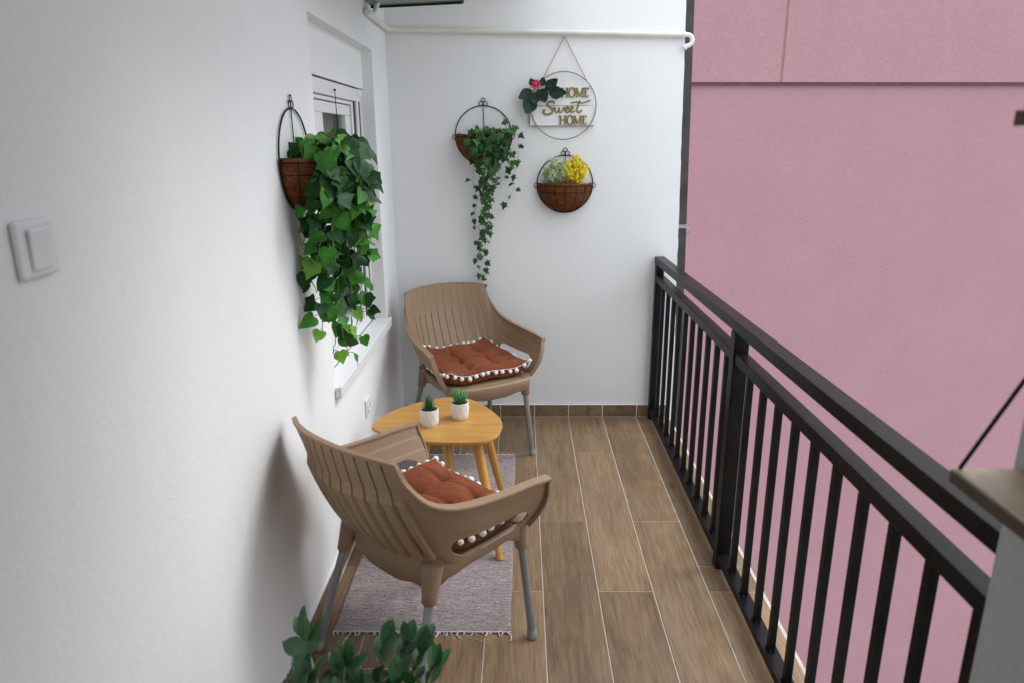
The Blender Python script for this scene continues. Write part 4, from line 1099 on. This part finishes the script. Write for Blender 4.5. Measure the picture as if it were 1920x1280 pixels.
# ------------------------------------------------------------------ ZZ plant
random.seed(5)
zz = thing('potted_zz_plant', 'dark glossy leafy floor plant at the bottom edge of the photo', 'potted plant', (0.36, -2.86, 0))
m = MB(); m.lathe([(0.0, 0.0), (0.085, 0.0), (0.095, 0.01), (0.118, 0.20), (0.122, 0.21), (0.112, 0.21), (0.108, 0.185)], n=40); m.build('pot', 'pot_floor', zz)
m = MB(); m.lathe([(0.109, 0.187), (0.05, 0.195), (0.0, 0.197)], n=24); m.build('soil', 'soil', zz)
st = MB(); lf = MB()
tips = [(0.222, -2.63, 0.555), (0.505, -2.67, 0.51), (0.44, -2.62, 0.535), (0.325, -2.70, 0.55), (0.398, -2.64, 0.55), (0.478, -2.66, 0.55), (0.245, -2.72, 0.53), (0.43, -2.72, 0.52), (0.35, -2.74, 0.49), (0.30, -2.80, 0.53), (0.22, -2.76, 0.50)]
for (tx, ty, tz) in tips:
    b = Vector((random.uniform(-0.04, 0.04), random.uniform(-0.03, 0.05), 0.19)); tp = Vector((tx - 0.36, ty + 2.86, tz - 0.03))
    mid = b.lerp(tp, 0.5) + Vector((0, -0.015, 0.02)); keys = [(0, tuple(b)), (1, tuple(mid)), (2, tuple(tp))]
    pts = [catmull(keys, 2 * i / 14) for i in range(15)]; st.tube(pts, [0.0055 - 0.003 * i / 14 for i in range(15)], 8)
    npair = 7
    for k in range(npair):
        u = 0.42 + 0.58 * k / (npair - 1); p = catmull(keys, 2 * u); d = (catmull(keys, min(2, 2 * u + 0.05)) - catmull(keys, 2 * u - 0.05)).normalized()
        ang = random.uniform(-0.3, 0.3) + (k % 2) * 0.5 + math.atan2(tp.y, tp.x + 1e-3); side = Vector((math.cos(ang), math.sin(ang), 0)); side = (side - d * side.dot(d)).normalized()
        for sg_ in (-1, 1):
            dd = side * sg_ * (1.0 - 0.45 * (u > 0.95)) + d * (0.55 + 0.6 * (u > 0.9)) + rv(0.15) + Vector((0, 0, 0.1))
            add_leaf(lf, p, dd, d * 0.6 + Vector((0, -0.5, 0.9)) + rv(0.2), random.uniform(0.072, 0.098) * (1 - 0.2 * (u > 0.95)), 'ovate', 0 if random.random() < 0.55 else 1, 0.35, 0.15, 0.85)
    add_leaf(lf, tp, d + rv(0.2), Vector((0, -0.6, 0.8)), 0.06, 'ovate', 1, 0.3, 0.1, 1.1)
st.build('stems', 'stem', zz); lf.build('leaves', ['zz_dark', 'zz_mid'], zz)

# ------------------------------------------------------------------ light
w = bpy.data.worlds.new('World'); sc.world = w; w.use_nodes = True; nt = w.node_tree
bg = nt.nodes['Background']; sky = nt.nodes.new('ShaderNodeTexSky'); sky.sky_type = 'NISHITA'; sky.sun_disc = False
EL, AZ = R(48), R(68)      # azimuth of the sun measured from +Y towards +X... (x=sin, y=cos)
sky.sun_elevation = EL; sky.sun_rotation = AZ; sky.air_density = 1.0; sky.dust_density = 3.0; sky.ozone_density = 1.0
hs = nt.nodes.new('ShaderNodeHueSaturation'); hs.inputs['Saturation'].default_value = 0.30
nt.links.new(sky.outputs[0], hs.inputs['Color'])
# overcast: a veil of even cloud over the clear sky
tcw = nt.nodes.new('ShaderNodeTexCoord'); spw = nt.nodes.new('ShaderNodeSeparateXYZ'); nt.links.new(tcw.outputs['Generated'], spw.inputs[0])
def wm(op, a, b):
    q = nt.nodes.new('ShaderNodeMath'); q.operation = op
    for i_, val in enumerate((a, b)):
        if isinstance(val, (int, float)): q.inputs[i_].default_value = val
        else: nt.links.new(val, q.inputs[i_])
    return q.outputs[0]
zz_ = wm('MAXIMUM', spw.outputs[2], 0.0)
gain = wm('MULTIPLY', wm('ADD', wm('MULTIPLY', zz_, 1.1), 0.75), 0.88)    # overcast sky: zenith brighter than horizon
cmb = nt.nodes.new('ShaderNodeCombineColor')
for i_, c in enumerate((8.6, 9.15, 9.7)): nt.links.new(wm('MULTIPLY', gain, c), cmb.inputs[i_])
nt.links.new(mixc(nt, 0.93, hs.outputs[0], cmb.outputs[0]), bg.inputs['Color']); bg.inputs['Strength'].default_value = 0.12
sd = Vector((math.sin(AZ) * math.cos(EL), math.cos(AZ) * math.cos(EL), math.sin(EL)))
sun = bpy.data.lights.new('sun', 'SUN'); sun.energy = 0.92; sun.angle = R(22); sun.color = (1.0, 0.985, 0.965)
so = bpy.data.objects.new('sun', sun); C.objects.link(so); so.rotation_euler = (-sd).to_track_quat('-Z', 'Y').to_euler()
sc.view_settings.view_transform = 'Standard'; sc.view_settings.look = 'None'; sc.view_settings.gamma = 1.0
sc.view_settings.exposure = 0.80
sc.cycles.max_bounces = 10; sc.cycles.diffuse_bounces = 6; sc.cycles.use_denoising = True
